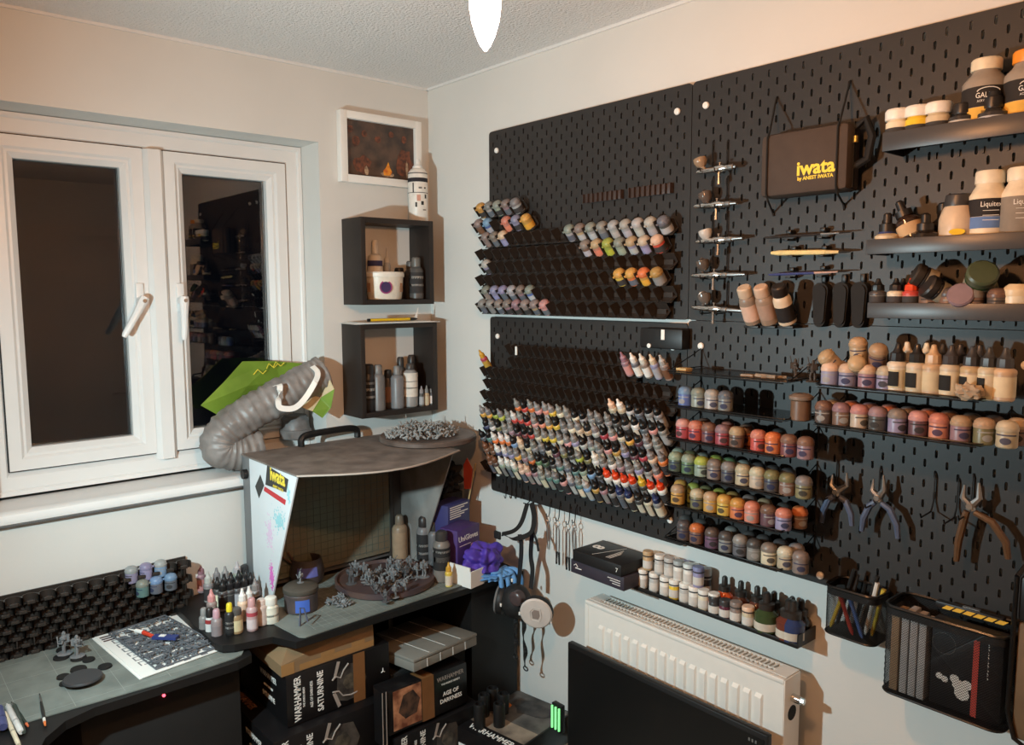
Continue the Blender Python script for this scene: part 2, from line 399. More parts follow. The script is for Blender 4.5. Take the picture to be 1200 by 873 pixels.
NAMED={ 'grey':C(140,138,136),'lightgrey':C(186,184,180),'black':C(32,30,30),'white':C(236,232,224),'cream':C(226,214,188),'red':C(196,52,40),'darkred':C(120,36,34),'orange':C(226,116,40),'amber':C(224,164,60),'yellow':C(232,196,60),'lime':C(176,186,64),'green':C(92,134,84),'darkgreen':C(52,78,56),'teal':C(84,128,124),'blue':C(62,100,180),'darkblue':C(44,54,96),'lavender':C(150,146,182),'purple':C(90,50,92),'plum':C(92,40,58),'pink':C(216,150,146),'salmon':C(224,136,110),'tan':C(196,164,124),'brown':C(124,84,60),'darkbrown':C(72,52,42),'olive':C(124,118,70),'sage':C(150,168,146),'greybrown':C(140,124,116),'greygreen':C(140,148,138),'silver':C(176,178,182),'peach':C(232,196,168),'mauve':C(158,120,130),'crimson':C(180,48,66),'slate':C(96,102,112),'gold':C(190,148,62),'vermilion':C(232,72,30),'beige':C(206,190,160),'charcoal':C(58,56,56),'skyblue':C(120,160,200)}
SAY={'lightgrey':'light grey','darkred':'dark red','darkgreen':'dark green','darkblue':'dark blue','darkbrown':'dark brown','greybrown':'grey-brown','greygreen':'grey-green','skyblue':'sky blue'}
say=lambda n: SAY.get(n,n)
def jit(c,a=.12):
    k=1+random.uniform(-a,a); return tuple(min(1,x*k*(1+random.uniform(-.04,.04))) for x in c)
def mixc(a,b,t): return tuple(x*(1-t)+y*t for x,y in zip(a,b))
ME_DF=None
def dropper(label,paint,cap='grey',lab='lightgrey',M=None,loc=None,rot=None,group=None,scale=1,twist=None):
    o=link('dropper_bottle',ME_DB,color=jit(mixc(NAMED[paint],NAMED['lightgrey'],.25)))
    tag(o,label,'paint bottle',group)
    if M is not None: o.matrix_world=M
    else: o.location=loc; o.rotation_euler=rot or (0,0,random.uniform(0,6))
    if scale!=1: o.scale=(scale,)*3
    link('cap',ME_DC,o,color=jit(NAMED[cap]))
    link('collar_band',ME_DR,o,color=jit(mixc(NAMED[paint],NAMED['grey'],.12)))
    link('paper_label',ME_DL,o,color=jit(NAMED[lab]))
    return o
def pot(label,paint,cap=None,loc=None,rot=None,M=None,group=None,scale=1,lab=None,mark=None):
    c=tuple(v*.82 for v in mixc(NAMED[paint],NAMED['grey'],.22))
    o=link('paint_pot',ME_PB,color=jit(c))
    tag(o,label,'paint pot',group)
    if M is not None: o.matrix_world=M
    else: o.location=loc; o.rotation_euler=rot or (0,0,random.uniform(-.4,.7))
    if scale!=1: o.scale=(scale,)*3
    cc=tuple(v*.84 for v in mixc(NAMED[cap],NAMED['grey'],.2)) if cap else mixc(c,NAMED['lightgrey'],.4)
    link('cap',ME_PC,o,color=jit(cc))
    if lab: link('label_band',ME_PL,o,color=jit(NAMED[lab]))
    else: link('printed_mark',ME_PM,o,color=mixc(tuple(v*.3 for v in c),NAMED[mark or random.choice(['darkblue','charcoal','darkblue','lightgrey'])],.55))
    return o

# ================================================================== RACKS ON THE LEFT BOARDS
TILT=R(35)
def rack_holder(pitch,rad,length,lip):
    """one holder: floor, front lip and a divider fin on its left; local Z is the bottle axis, -Y faces outward"""
    b=MB(); t=.0014; n=7
    vs=[];fs=[]
    for z in (0,lip):
        for rr in (rad,rad+t):
            for k in range(n):
                a=R(180+180*k/(n-1)); vs.append((rr*math.cos(a),rr*math.sin(a)*.72,z))
    i=lambda zi,ri,k: zi*2*n+ri*n+k
    for k in range(n-1):
        fs.append((i(0,1,k),i(0,1,k+1),i(1,1,k+1),i(1,1,k))); fs.append((i(0,0,k+1),i(0,0,k),i(1,0,k),i(1,0,k+1)))
        fs.append((i(1,0,k),i(1,1,k),i(1,1,k+1),i(1,0,k+1)))
    b.raw(vs,fs)
    b.box((-rad-t,-rad*.7,-t),(rad+t,rad*.9,0))
    x=-pitch/2
    u=1.62*rad*math.tan(TILT); b.prism([(-rad*.72,-t+u*.35),(rad*.9,-t),(rad*.9,length-u*.25),(-rad*.72,length+u*.25)],t*2.0,frame((x-t*.6,0,0),(0,1,0),(0,0,1)))
    b.box((-pitch/2,rad*.9,0),(pitch/2,rad*.9+.0016,length*.75))
    return b.mesh('rack_holder',PRN,smooth=50)
AXM=Matrix.Rotation(TILT,4,'X')     # leans local Z outward (towards -Y)
H_D=rack_holder(.03,.0128,.036,.003); H_P=rack_holder(.04,.0178,.036,.004)
def rack_row(label,xs,z,y,hm,cat='paint rack',AXM=AXM):
    t=thing('paint_rack',label,cat,(xs[0],y,z),group='tilted paint racks on the left pegboards')
    for x in xs:
        o=link('holder',hm,t); o.matrix_local=Matrix.Translation((x-xs[0],0,0))@AXM
    k=MB(); k.box((-.012,.004,.004),(xs[-1]-xs[0]+.012,min(.03,YF-y-.0004),.016)); k.build('mounting_rail',PRN,t,smooth=0)
    return t
aD=Vector((0,-math.sin(TILT),math.cos(TILT)))
YD=-.081+.0738*math.sin(TILT); 
XD=[.38+.03*i for i in range(24)]
def zD(tip): return tip-.0738*math.cos(TILT)
tipZ=[1.605,1.567,1.529,1.491+.002,1.469-.0,1.431,1.393,1.355,1.317,1.280,1.242,1.205]
tipZ=[1.431+.0377*k for k in (4,3,2,1)]+[1.431-.0377*k for k in range(7)]
rownames=['top','second','third','fourth']+['first filled','second filled','third filled','fourth filled','fifth filled','sixth filled','lowest']
fills={}
# bottles: per row a list over columns of (cap,paint,label) codes, None = empty
K={'k':'black','g':'grey','w':'white','l':'lightgrey','r':'vermilion','y':'yellow','p':'peach','b':'darkblue','m':'crimson','n':'brown'}
def row(spec):
    out=[]
    for s in spec.split():
        if s=='.': out.append(None); continue
        c,p=s.split(':'); p,_,l=p.partition('/'); out.append((K[c],p,l or random.choice(['lightgrey','charcoal','grey','cream','charcoal','slate'])))
    return out
R0=row('. '*18+'p:beige w:beige k:silver k:slate k:grey k:grey')
R1=row('. . . . . g:orange k:red g:orange g:pink g:salmon g:yellow g:cream g:greybrown k:cream k:grey g:grey g:charcoal g:grey k:charcoal k:grey k:white k:slate k:pink k:grey')
R2=row('g:amber g:amber k:lime g:lime g:grey w:red g:red k:red g:pink k:salmon g:amber k:yellow g:grey g:cream g:beige k:tan g:lightgrey k:crimson g:pink k:cream k:amber k:plum g:lightgrey g:grey')
R3=row('k:darkblue g:white k:olive g:grey g:mauve k:plum k:darkred k:red g:cream g:yellow g:yellow g:cream g:pink g:lavender k:lightgrey g:greygreen g:grey k:pink k:gold g:lavender k:plum k:crimson g:peach g:orange')
R4=row('k:slate k:teal w:orange w:orange w:orange k:skyblue p:beige k:beige g:grey g:slate k:beige k:plum g:olive k:charcoal g:lime k:olive w:white g:grey g:white g:mauve g:grey g:lavender k:grey g:salmon')
R5=row('n:brown n:brown w:darkblue w:lavender g:lavender g:amber g:mauve g:orange k:green k:darkgreen k:charcoal g:teal g:slate k:teal k:sage k:skyblue k:charcoal r:white r:white r:white r:slate y:black r:white r:white')
R6=row('. n:brown n:darkbrown w:sage w:greygreen w:sage p:peach p:pink k:mauve g:greygreen g:teal g:teal k:pink l:slate g:teal l:skyblue k:gold k:mauve k:grey b:slate b:beige k:charcoal k:cream b:grey')
RW=[R0,R1,R2,R3,R4,R5,R6]
for k,tz in enumerate(tipZ):
    OFF=.015*(k%2)-.0075; xs=[x+OFF for x in (XD[4:20] if k<2 else XD)]
    lab='row of black tilted bottle holders, %s row on lower left pegboard'%rownames[k] if k<4 else 'row of black tilted holders under the %s row of dropper bottles'%(rownames[k] if k<10 else 'lowest')
    rack_row(lab,xs,zD(tz),YD,H_D)
    if k>=4:
        spec=RW[k-4]; n=0
        for c,s in enumerate(spec):
            if s is None or c>=24: continue
            n+=1
            cap,pt,lb=s
            M=Matrix.Translation((XD[c]+OFF+random.uniform(-.0012,.0012),YD,zD(tz)+random.uniform(-.002,.003)))@Matrix.Rotation(TILT+random.uniform(-.04,.04),4,'X')@Matrix.Rotation(random.uniform(-.03,.03),4,'Y')@Matrix.Rotation(random.uniform(0,6),4,'Z')
            bt=dropper('%s-capped dropper bottle of %s paint, %s from left in %s row'%(say(cap),say(pt),ORD[n],rownames[k]),pt,cap,lb,M=M,group='dropper bottles on the lower left pegboard'); bt.scale=(1.13,1.13,1.02)
# five pale bottles higher up and the lone orange one at the left edge
for i,(x,c,p,l,d) in enumerate(((.955,'mauve','mauve','pink','pink-capped'),(.987,'white','slate','white','white-capped leftmost'),(1.017,'white','greybrown','white','white-capped middle'),(1.049,'cream','lavender','silver','cream-capped'),(1.079,'lightgrey','greybrown','brown','grey-capped rightmost'))):
    M=Matrix.Translation((x,YD-.004,zD(1.556)))@Matrix.Rotation(TILT,4,'X')@Matrix.Rotation(random.uniform(0,6),4,'Z')
    dropper('%s dropper bottle of the five standing alone above the full rows'%d,p,c,l,M=M,group='five pale dropper bottles alone in the rack')
M=Matrix.Translation((.372,YD,zD(1.53)))@Matrix.Rotation(TILT,4,'X')
dropper('yellow-capped dropper bottle alone at the left edge of the rack','crimson','amber','gold',M=M)
tagme=MB(); p=at(605,411,'Y',-.06); tagme.box((p.x-.004,-.062,p.z-.013),(p.x+.004,-.058,p.z+.013),.001); tag(tagme.build('price_tag',WHITE),'small white tag stuck at the rack corner beside the mounting peg','tag')

# pots, upper board
TILTP=R(41)
YP=-.065+.040*math.sin(TILTP)
zP=lambda c: c-.040*math.cos(TILTP)
EVEN=[.345+.04*i for i in range(19)]; ODD=[.366+.04*i for i in range(18)]
prow=[(1.975,[.361+.04*i for i in range(5)],'uppermost'),(1.926,[.350+.0435*i for i in range(6)],'second'),(1.884,EVEN[1:],'third'),(1.840,ODD,'fourth'),(1.801,EVEN[1:],'fifth'),(1.761,ODD,'sixth'),(1.721,EVEN[1:],'seventh'),(1.680,ODD,'lowest')]
PF={0:{0:('amber','amber'),1:('lightgrey','grey'),2:('sage','greygreen'),3:('mauve','greybrown'),4:('silver','grey')},
 1:{0:('brown','greybrown'),1:('blue','skyblue'),3:('salmon','salmon'),4:('lavender','lavender'),5:('amber','amber')},
 2:{0:('greybrown','greybrown'),1:('greybrown','greybrown'),2:('lavender','peach'),9:('silver','greygreen'),10:('tan','greybrown'),11:('silver','greygreen'),12:('grey','grey'),13:('lightgrey','silver'),14:('silver','lightgrey'),15:('lightgrey','lightgrey'),16:('silver','lightgrey'),17:('charcoal','slate')},
 3:{11:('brown','greybrown'),12:('salmon','tan'),13:('lime','lime'),14:('sage','greygreen'),15:('lavender','tan'),16:('lavender','beige'),17:('vermilion','peach')},
 4:{0:('lavender','lightgrey')},
 5:{14:('yellow','amber'),15:('orange','amber'),16:('amber','orange'),17:('grey','gold')},
 6:{0:('greybrown','greygreen'),1:('lavender','lavender'),2:('slate','lavender'),3:('silver','silver'),4:('mauve','greybrown'),5:('blue','greygreen')},
 7:{0:('slate','grey'),1:('grey','grey'),2:('silver','greybrown'),3:('mauve','greybrown'),4:('mauve','mauve'),5:('greybrown','greybrown'),6:('tan','greybrown'),7:('pink','pink')}}
for k,(cz,xs,nm) in enumerate(prow):
    rack_row('row of black tilted pot holders, %s row on the upper left pegboard'%nm,xs,zP(cz),YP,H_P,AXM=Matrix.Rotation(TILTP,4,'X'))
    for n,(c,(pt,cp)) in enumerate(sorted(PF.get(k,{}).items())):
        if c>=len(xs): continue
        M=Matrix.Translation((xs[c],YP,zP(cz)))@Matrix.Rotation(TILTP,4,'X')@Matrix.Rotation(R(150)+random.uniform(-.3,.3),4,'Z')
        pot('%s pot, %s cap, %s from left, %s row of upper rack'%(say(pt),say(cp),ORD[n+1],nm),pt,cp,M=M,group='paint pots on the upper left pegboard',lab=random.choice(['charcoal','slate','silver',pt,pt]),scale=.97)
# ================================================================== RIGHT BOARDS: SHELVES
RAISE=.016
def lipped_shelf(x0,x1,zb,zt,label):
    t=thing('lipped_shelf',label,'shelf',(x0,YF,zb),group='black lipped pegboard shelves')
    W=x1-x0; D=.087; h=zt-zb
    MB().box((0,-D,RAISE-.003),(W,-.0005,RAISE),.001).build('shelf_plate',BLK,t)
    MB().box((0,-D-.0025,0),(W,-D-.0001,h),.001).build('front_lip',LIP,t)
    for x in (0,W-.003): MB().prism([(-D,.0),(-.001,.0),(-.001,.03),(-.03,h),(-D,h)],.003,frame((x,0,0),(0,1,0),(0,0,1))).build('end_cheek',BLK,t,smooth=0)
    for i in range(int(W/.04)): MB().box((.02+.04*i-.0022,-.004,-.012),(.02+.04*i+.0022,-.0006,-.0004)).build('hook_tab',BLK,t,smooth=0)
    return t
pA=at(1034,178,'Y',-.104); zA=pA.z; zAt=at(1034,156,'Y',-.104).z
pB=at(1015,298.4,'Y',-.104); zB=pB.z; zBt=at(1015,281,'Y',-.104).z
pC=at(1016.4,372.5,'Y',-.104); zC=pC.z; zCt=at(1016.4,354.5,'Y',-.104).z
lipped_shelf(pA.x,1.868,zA,zAt,'black lipped shelf at top right, under the white-capped jars')
lipped_shelf(pB.x,1.850,zB,zBt,'black lipped shelf in the middle, under the tall white bottles')
lipped_shelf(pC.x,1.850,zC,zCt,'lowest black lipped shelf, under the red-capped bottles')

def lathe_bottle(name,label,cat,x,y,z,body,cap,bcol,ccol,lab=None,lcol=None,rot=(0,0,0),bm=None,cm=None,group=None,n=18,extra=None):
    """body, cap: (r,z) profiles; lab: (r, z0, z1) wrap"""
    b=MB(); b.lathe(body,n); o=b.build(name,bm or PAINT,color=bcol,loc=(x,y,z),rot=rot); tag(o,label,cat,group)
    b=MB(); b.lathe(cap,n); b.build('cap',cm or PAINT,o,color=ccol)
    if lab:
        for (r,z0,z1,c) in (lab if isinstance(lab,list) else [(*lab,lcol)]):
            b=MB(); b.lathe([(r,z0),(r,z1)],n,cap0=False,cap1=False); b.build('wrap_label',PAINTM,o,color=c)
    return o
def px_x(px,py,Y): return at(px,py,'Y',Y).x
GLS=mat('clear_glass',(1,1,1),.02,trans=1,ior=1.45)
# --- top lipped shelf
for i,(px,c) in enumerate(((1053,'cream'),(1076,'yellow'),(1100,'beige'))):
    x=px_x(px,150,-.075); s=1.0
    lathe_bottle('screw_jar','small %s paint jar with domed white cap, %s from left on top shelf'%(c,ORD[i+1]),'jar',x,-.078,zA+RAISE+.0002,[(.018,0),(.021,.002),(.021,.036),(.0175,.040),(.0175,.042)],[(.0215,.041),(.0225,.043),(.0225,.057),(.020,.0605),(.01,.061)],NAMED[c],NAMED['white'],(.0213,.004,.026),NAMED['charcoal'],bm=GLOSSC,group='white-capped jars on the top shelf')
lathe_bottle('ink_jar','dark glass ink jar with black cap beside the white-capped jars','jar',px_x(1128,150,-.075),-.078,zA+RAISE+.0002,[(.020,0),(.022,.002),(.022,.028),(.014,.033),(.014,.036)],[(.016,.034),(.0165,.036),(.0155,.05),(.013,.052)],NAMED['charcoal'],NAMED['black'],(.0223,.007,.022),NAMED['lightgrey'],bm=GLOSSC)
lathe_bottle('ink_jar','dark glass ink jar with tall black cap before the yellow-labelled bottle','jar',px_x(1164,146,-.08),-.083,zA+RAISE+.0002,[(.021,0),(.0235,.002),(.0235,.026),(.012,.034),(.012,.036)],[(.014,.035),(.0145,.037),(.0145,.052),(.011,.054),(.009,.062)],NAMED['charcoal'],NAMED['black'],(.0238,.006,.02),NAMED['silver'],bm=GLOSSC)
def galeria(label,px,capc,x=None):
    x=px_x(px,130,-.05); r=.0355
    o=lathe_bottle('medium_bottle',label,'bottle',x,-.056,zA+RAISE+.0002,[(r-.003,0),(r,.003),(r,.075),(r,.084),(r-.004,.09),(r-.012,.098),(.021,.103),(.021,.106)],[(.0235,.1045),(.024,.106),(.024,.122),(.022,.1245),(.012,.125)],C(150,140,128),capc,[(r+.0003,.040,.074,C(38,34,32)),(r+.0003,.004,.0395,C(226,178,78))],bm=PAINT)
    M=frame((x,-.056,0),(1,0,0),(0,0,1))
    WH=mat('white_print',srgb(236,234,228),.7)
    for body,sz,z,mm in (('GALERIA',.0125,.058,WH),('ACRYLIC MEDIUM',.0052,.049,WH),('matt varnish',.005,.032,BLKM)):
        th=-R(115 if 1 else 90); n=Vector((.42,-.91,0)).normalized()*-1
        nn=Vector((.45,-.89,0)).normalized(); tx=Vector((.89,.45,0))
        wrap_text(body,sz,mm,o,r,z,math.atan2(-.89,.45))
    a0=math.atan2(-.89,.45); arcp=[Vector(((r+.0006)*math.cos(a0+.5*math.cos(R(a))),(r+.0006)*math.sin(a0+.5*math.cos(R(a))),.064+.007*math.sin(R(a)))) for a in range(10,171,20)]
    MB().tube(arcp,.0008,5).build('label_arch',WH,o)
    return o
galeria('white-capped grey medium bottle with black and yellow label on top shelf',1155,NAMED['cream'])
galeria('orange-capped medium bottle at the right end of the top shelf',1204,C(238,146,40))
# --- middle lipped shelf
zb=zB+RAISE+.0002
lathe_bottle('dropper_jar','small blue-banded bottle with black dropper at left end of middle shelf','bottle',px_x(1040,285,-.075),-.078,zb,[(.020,0),(.0215,.002),(.0215,.018),(.012,.024)],[(.0145,.020),(.0145,.040),(.008,.042),(.0075,.058),(.005,.061)],NAMED['beige'],NAMED['black'],(.0148,.021,.026),NAMED['darkblue'])
def drop_jar_profile(s=1): return [(.019*s,0),(.0215*s,.002*s),(.0215*s,.033*s),(.013*s,.041*s),(.0125*s,.044*s)],[(.0145*s,.042*s),(.0145*s,.053*s),(.0075*s,.055*s),(.007*s,.070*s),(.004*s,.0735*s)]
b_,c_=drop_jar_profile(1.05)
x=px_x(1066,285,-.07)
lathe_bottle('dropper_jar','brown dropper bottle tipped over to the left, tan label','bottle',x+.006,-.066,zb+.012,b_,c_,C(54,40,32),NAMED['black'],(.0229,.006,.028),NAMED['tan'],rot=(0,R(-24),0),bm=GLOSSC)
lathe_bottle('dropper_jar','squat black dropper bottle beside the tipped brown one','bottle',px_x(1087,285,-.07),-.083,zb,[(.021,0),(.023,.002),(.023,.018),(.012,.026)],[(.0145,.024),(.0145,.036),(.008,.038),(.0075,.052),(.004,.055)],C(40,34,30),NAMED['black'],bm=GLOSSC)
lathe_bottle('ink_jar','black bottle with slim tall cap behind the squat dropper','bottle',px_x(1103,275,-.05),-.046,zb,[(.017,0),(.018,.002),(.018,.04),(.01,.047)],[(.0095,.045),(.0095,.072),(.007,.075)],C(36,34,32),NAMED['black'],bm=GLOSSC)
o=lathe_bottle('screw_jar','beige tapered jar with black cap and small yellow label on middle shelf','jar',px_x(1121,285,-.068),-.066,zb,[(.029,0),(.031,.003),(.031,.042),(.026,.058),(.022,.066)],[(.0235,.064),(.024,.066),(.022,.083),(.02,.085)],C(206,184,158),NAMED['charcoal'])
nn=Vector((.3,-.95,0)).normalized(); tx=Vector((.95,.3,0))
ov=MB(); ov.prism([(.013*math.cos(R(a)),.0055*math.sin(R(a))) for a in range(0,360,30)],.0006,frame(nn*.0311+Vector((0,0,.018)),tx,(0,0,1))); ov.build('oval_label',mat('yellow_print',srgb(230,190,40),.6),o)
def tall_white(label,px,bands,word):
    x=px_x(px,270,-.06); r=.0315
    o=lathe_bottle('gesso_bottle',label,'bottle',x,-.06,zb,[(r-.003,0),(r,.003),(r,.078),(r-.004,.084),(.021,.096),(.021,.1)],[(.0225,.099),(.023,.101),(.023,.118),(.021,.121),(.012,.1215)],C(226,212,186),C(232,222,200),bands)
    nn=Vector((.42,-.907,0)).normalized(); tx=Vector((.907,.42,0))
    WH=mat('white_print',srgb(236,234,228),.7)
    wrap_text(word,.0125,WH,o,r,.062,math.atan2(nn.y,nn.x))
    text('PROFESSIONAL',.0045,WH,o,frame(nn*(r+.001)+Vector((0,0,.050)),tx,(0,0,1)),'printed_word',sx=.8) if 0 else None
    for k in range(3): MB().box((-.012,-.0003,0),(.012,.0003,.0008),0,frame(nn*(r+.0006)+Vector((0,0,.051-.008*k)),tx,(0,0,1))@Matrix.Rotation(R(-90),4,'X')).build('print_line',WH,o)
    return o
tall_white('tall white bottle with black and blue label on middle shelf',1157,[(.0318,.042,.072,C(36,32,32)),(.0318,.022,.0415,C(96,126,176))],'Liquitex')
tall_white('tall white bottle with grey label at right end of middle shelf',1195,[(.0318,.012,.072,C(134,124,112))],'Liquitex')
# --- lowest lipped shelf
zc=zC+RAISE-.004
def dj(label,px,Y,paint,cap,s=(1.35,1.35,.85),py=360):
    o=dropper(label,paint,cap,'charcoal',loc=(px_x(px,py,Y),Y,zc),scale=1); o.scale=s; return o
dj('black-capped dark dropper bottle, leftmost on the lowest lipped shelf',1028,-.08,'charcoal','black')
dj('black-capped dropper bottle with cream body beside the dark one',1049,-.08,'cream','black')
dj('red-capped dropper bottle with beige label on lowest lipped shelf',1067,-.082,'red','vermilion')
dj('red-capped dropper bottle standing behind the brown lids',1084,-.055,'darkred','vermilion')
dj('black-capped dropper bottle behind the red-capped one',1057,-.045,'charcoal','black')
pot('brown paint pot right of the red-capped bottle on lowest lipped shelf','brown','brown',loc=(px_x(1088,365,-.083),-.083,zc),scale=1.05)
pot('reddish brown paint pot below the tipped black jar','brown','darkbrown',loc=(px_x(1111,365,-.083),-.083,zc-.006+.006),scale=1.0)
def sj(label,px,py,Y,z,bc,cc,rot,s=1):
    return lathe_bottle('screw_jar',label,'jar',px_x(px,py,Y),Y,z,[(.018*s,0),(.021*s,.003*s),(.021*s,.026*s),(.018*s,.030*s)],[(.0215*s,.029*s),(.022*s,.031*s),(.022*s,.041*s),(.019*s,.044*s)],bc,cc,(.0213*s,.006*s,.023*s),C(150,140,120),rot=rot,bm=GLOSSC)
sj('black jar tipped on its side above the brown pots',1098,334,-.06,zc+.052,C(40,36,34),C(52,46,40),(R(30),R(-60),0))
sj('black jar with striped label leaning in the pile',1110,345,-.07,zc+.028,C(36,32,30),C(44,40,38),(R(40),R(-50),0))
sj('purple jar lying in the pile on lowest lipped shelf',1131,342,-.066,zc+.016,C(82,62,80),C(128,108,116),(R(65),R(20),0))
sj('dark green glass jar on top of the pile',1146,326,-.062,zc+.046,C(42,62,36),C(70,80,56),(R(50),R(40),0),1.15)
pot('olive-brown paint pot lying over the pile beside the green jar','olive','greybrown',M=Matrix.Translation((px_x(1159,344,-.06),-.056,zc+.034))@Matrix.Rotation(R(50),4,'X'))
pot('brown paint pot in front of the purple jar','brown','greybrown',loc=(px_x(1141,366,-.086),-.086,zc),scale=.95)
pot('tan-brown paint pot second from right on lowest lipped shelf','darkbrown','brown',loc=(px_x(1168,366,-.086),-.086,zc),scale=.95)
lathe_bottle('screw_jar','cream jar at the right end of the lowest lipped shelf','jar',px_x(1192,355,-.07),-.075,zc,[(.018,0),(.021,.002),(.021,.030)],[(.0215,.0295),(.022,.031),(.022,.040),(.017,.046),(.012,.05)],NAMED['cream'],C(230,208,170))

# --- wire shelves
SHD=.136
def wire_shelf(x0,x1,z,label):
    t=thing('wire_shelf',label,'shelf',(x0,YF,z),group='thin black wire-edged shelves'); W=x1-x0
    MB().box((.001,-SHD,-.0012),(W-.001,-.0006,.0),0).build('shelf_plate',BLKG,t,smooth=0)
    r=.0013
    MB().tube([(0,-.002,.003),(0,-SHD+.01,.003),(.003,-SHD+.003,.003),(.01,-SHD,.003),(W-.01,-SHD,.003),(W-.003,-SHD+.003,.003),(W,-SHD+.01,.003),(W,-.002,.003)],r,6).build('wire_rim',WIRE,t)
    MB().tube([(0.008,-SHD,-.0028),(W-.008,-SHD,-.0028)],r,6).build('lower_front_wire',WIRE,t)
    for x in (0,W):
        MB().tube([(x,-SHD+.012,.003),(x,-.035,.034),(x,-.003,.048)],r,6).build('side_brace',WIRE,t)
        MB().tube([(x,-.003,-.006),(x,-.003,.055)],r,6).build('wall_hook',WIRE,t)
    return t
YS=YF-SHD
XWR=1.455; XWL=at(781,434,'Y',YS).x
ZW=[at(922,448.5,'Y',YS).z,at(922,493.8,'Y',YS).z,at(922,537,'Y',YS).z,at(917.5,582,'Y',YS).z,at(918.5,625,'Y',YS).z,at(922.6,671.6,'Y',YS).z]
for i,z in enumerate(ZW):
    wire_shelf(XWL,XWR,z,['thin black wire shelf with a figurine and small parts, uppermost of six','thin black wire shelf holding four blue and grey pots','thin black wire shelf of red and orange pots','thin black wire shelf of green pots','thin black wire shelf of yellow and salmon pots','thin black wire shelf of dark pots, lowest of six'][i])
XR0=at(954,450.4,'Y',YS).x; XR1=at(1153.4,470,'Y',YS).x
ZR=[at(1153.4,470,'Y',YS).z,at(1148,523,'Y',YS).z]
wire_shelf(XR0,XR1,ZR[0],'thin black wire shelf of flesh-tone dropper bottles on the right')
wire_shelf(XR0,XR1,ZR[1],'thin black wire shelf of pink and brown pots on the right')
def shelf_pots(crop,sc,shelf_z,front,rear,word,yref):
    ox,oy=crop; n=0
    for rowi,(lst,Y) in enumerate(((front,YS+.022),(rear,YS+.060))):
        items=sorted(lst); n=0
        lastx=-9
        for it in items:
            px,pt,cp=it[0],it[1],it[2]; n+=1
            P=at(ox+px/sc,yref,'Y',Y); x=P.x
            if x-lastx<.0355: x=lastx+.0355
            lastx=x
            where='front' if rowi==0 else 'back'
            pot('%s pot, %s cap, %s from left, %s row of %s'%(say(pt),say(cp),ORD[n],where,word),pt,cp,loc=(x,Y+random.uniform(-.002,.002),shelf_z+.0002),group='pots on '+word)
A1=(780,400);A2=(770,520)
shelf_pots(A1,4.85,ZW[1],[(110,'blue','skyblue'),(180,'greygreen','greygreen'),(255,'lightgrey','lightgrey'),(335,'grey','slate')],[],'the blue pot shelf',490)
lathe_bottle('screw_jar','wide brown jar with grey lid at the right end of the blue pot shelf','jar',px_x(937,488,YS+.03),YS+.034,ZW[1]+.0002,[(.018,0),(.02,.002),(.02,.040),(.017,.044)],[(.0235,.043),(.024,.045),(.024,.049),(.018,.053),(.015,.0545)],C(110,84,66),C(126,110,98))
shelf_pots(A1,4.85,ZW[2],[(98,'crimson','pink'),(165,'red','salmon'),(240,'darkred','brown'),(305,'crimson','mauve'),(395,'brown','tan'),(525,'red','salmon'),(600,'orange','orange'),(695,'darkred','brown'),(778,'mauve','brown')],[(215,'darkred','brown'),(350,'mauve','salmon'),(455,'orange','brown'),(640,'charcoal','charcoal')],'the red pot shelf',530)
shelf_pots(A1,4.85,ZW[3],[(55,'darkgreen','sage'),(118,'green','sage'),(190,'sage','lime'),(262,'greybrown','greybrown'),(325,'charcoal','grey'),(400,'beige','beige'),(485,'beige','cream'),(555,'charcoal','olive'),(655,'brown','olive'),(740,'olive','grey')],[(70,'lime','sage'),(140,'olive','olive'),(210,'sage','greygreen'),(280,'olive','lime'),(350,'darkgreen','green'),(420,'olive','greygreen'),(500,'charcoal','charcoal'),(580,'darkgreen','charcoal'),(680,'charcoal','charcoal')],'the green pot shelf',570)
shelf_pots(A2,4.848,ZW[4],[(117,'amber','tan'),(227,'olive','beige'),(290,'amber','tan'),(355,'yellow','amber'),(420,'orange','amber'),(515,'salmon','salmon'),(630,'plum','brown'),(712,'lavender','salmon')],[(130,'gold','amber'),(205,'lime','lime'),(275,'olive','olive'),(350,'yellow','lime'),(430,'gold','gold'),(520,'olive','greybrown'),(610,'greybrown','tan'),(720,'brown','charcoal'),(780,'brown','orange')],'the yellow pot shelf',610)
shelf_pots(A2,4.848,ZW[5],[(150,'darkbrown','charcoal'),(222,'brown','orange'),(312,'purple','darkbrown'),(378,'grey','charcoal'),(450,'slate','grey'),(525,'grey','charcoal'),(600,'cream','greybrown'),(660,'beige','cream'),(712,'greybrown','greybrown')],[(160,'charcoal','charcoal'),(250,'charcoal','charcoal'),(420,'charcoal','grey'),(520,'charcoal','charcoal'),(600,'charcoal','charcoal'),(700,'beige','charcoal'),(790,'beige','grey')],'the dark pot shelf',655)
def _front(b):
    n=7; vs=[];fs=[]
    for i in range(n):
        a=R(-90-42+84*i/(n-1)); vs+= [(.0115*math.cos(a),.0115*math.sin(a),.009),(.0115*math.cos(a),.0115*math.sin(a),.031)]
    for i in range(n-1): fs.append((2*i,2*i+2,2*i+3,2*i+1))
    b.raw(vs,fs)
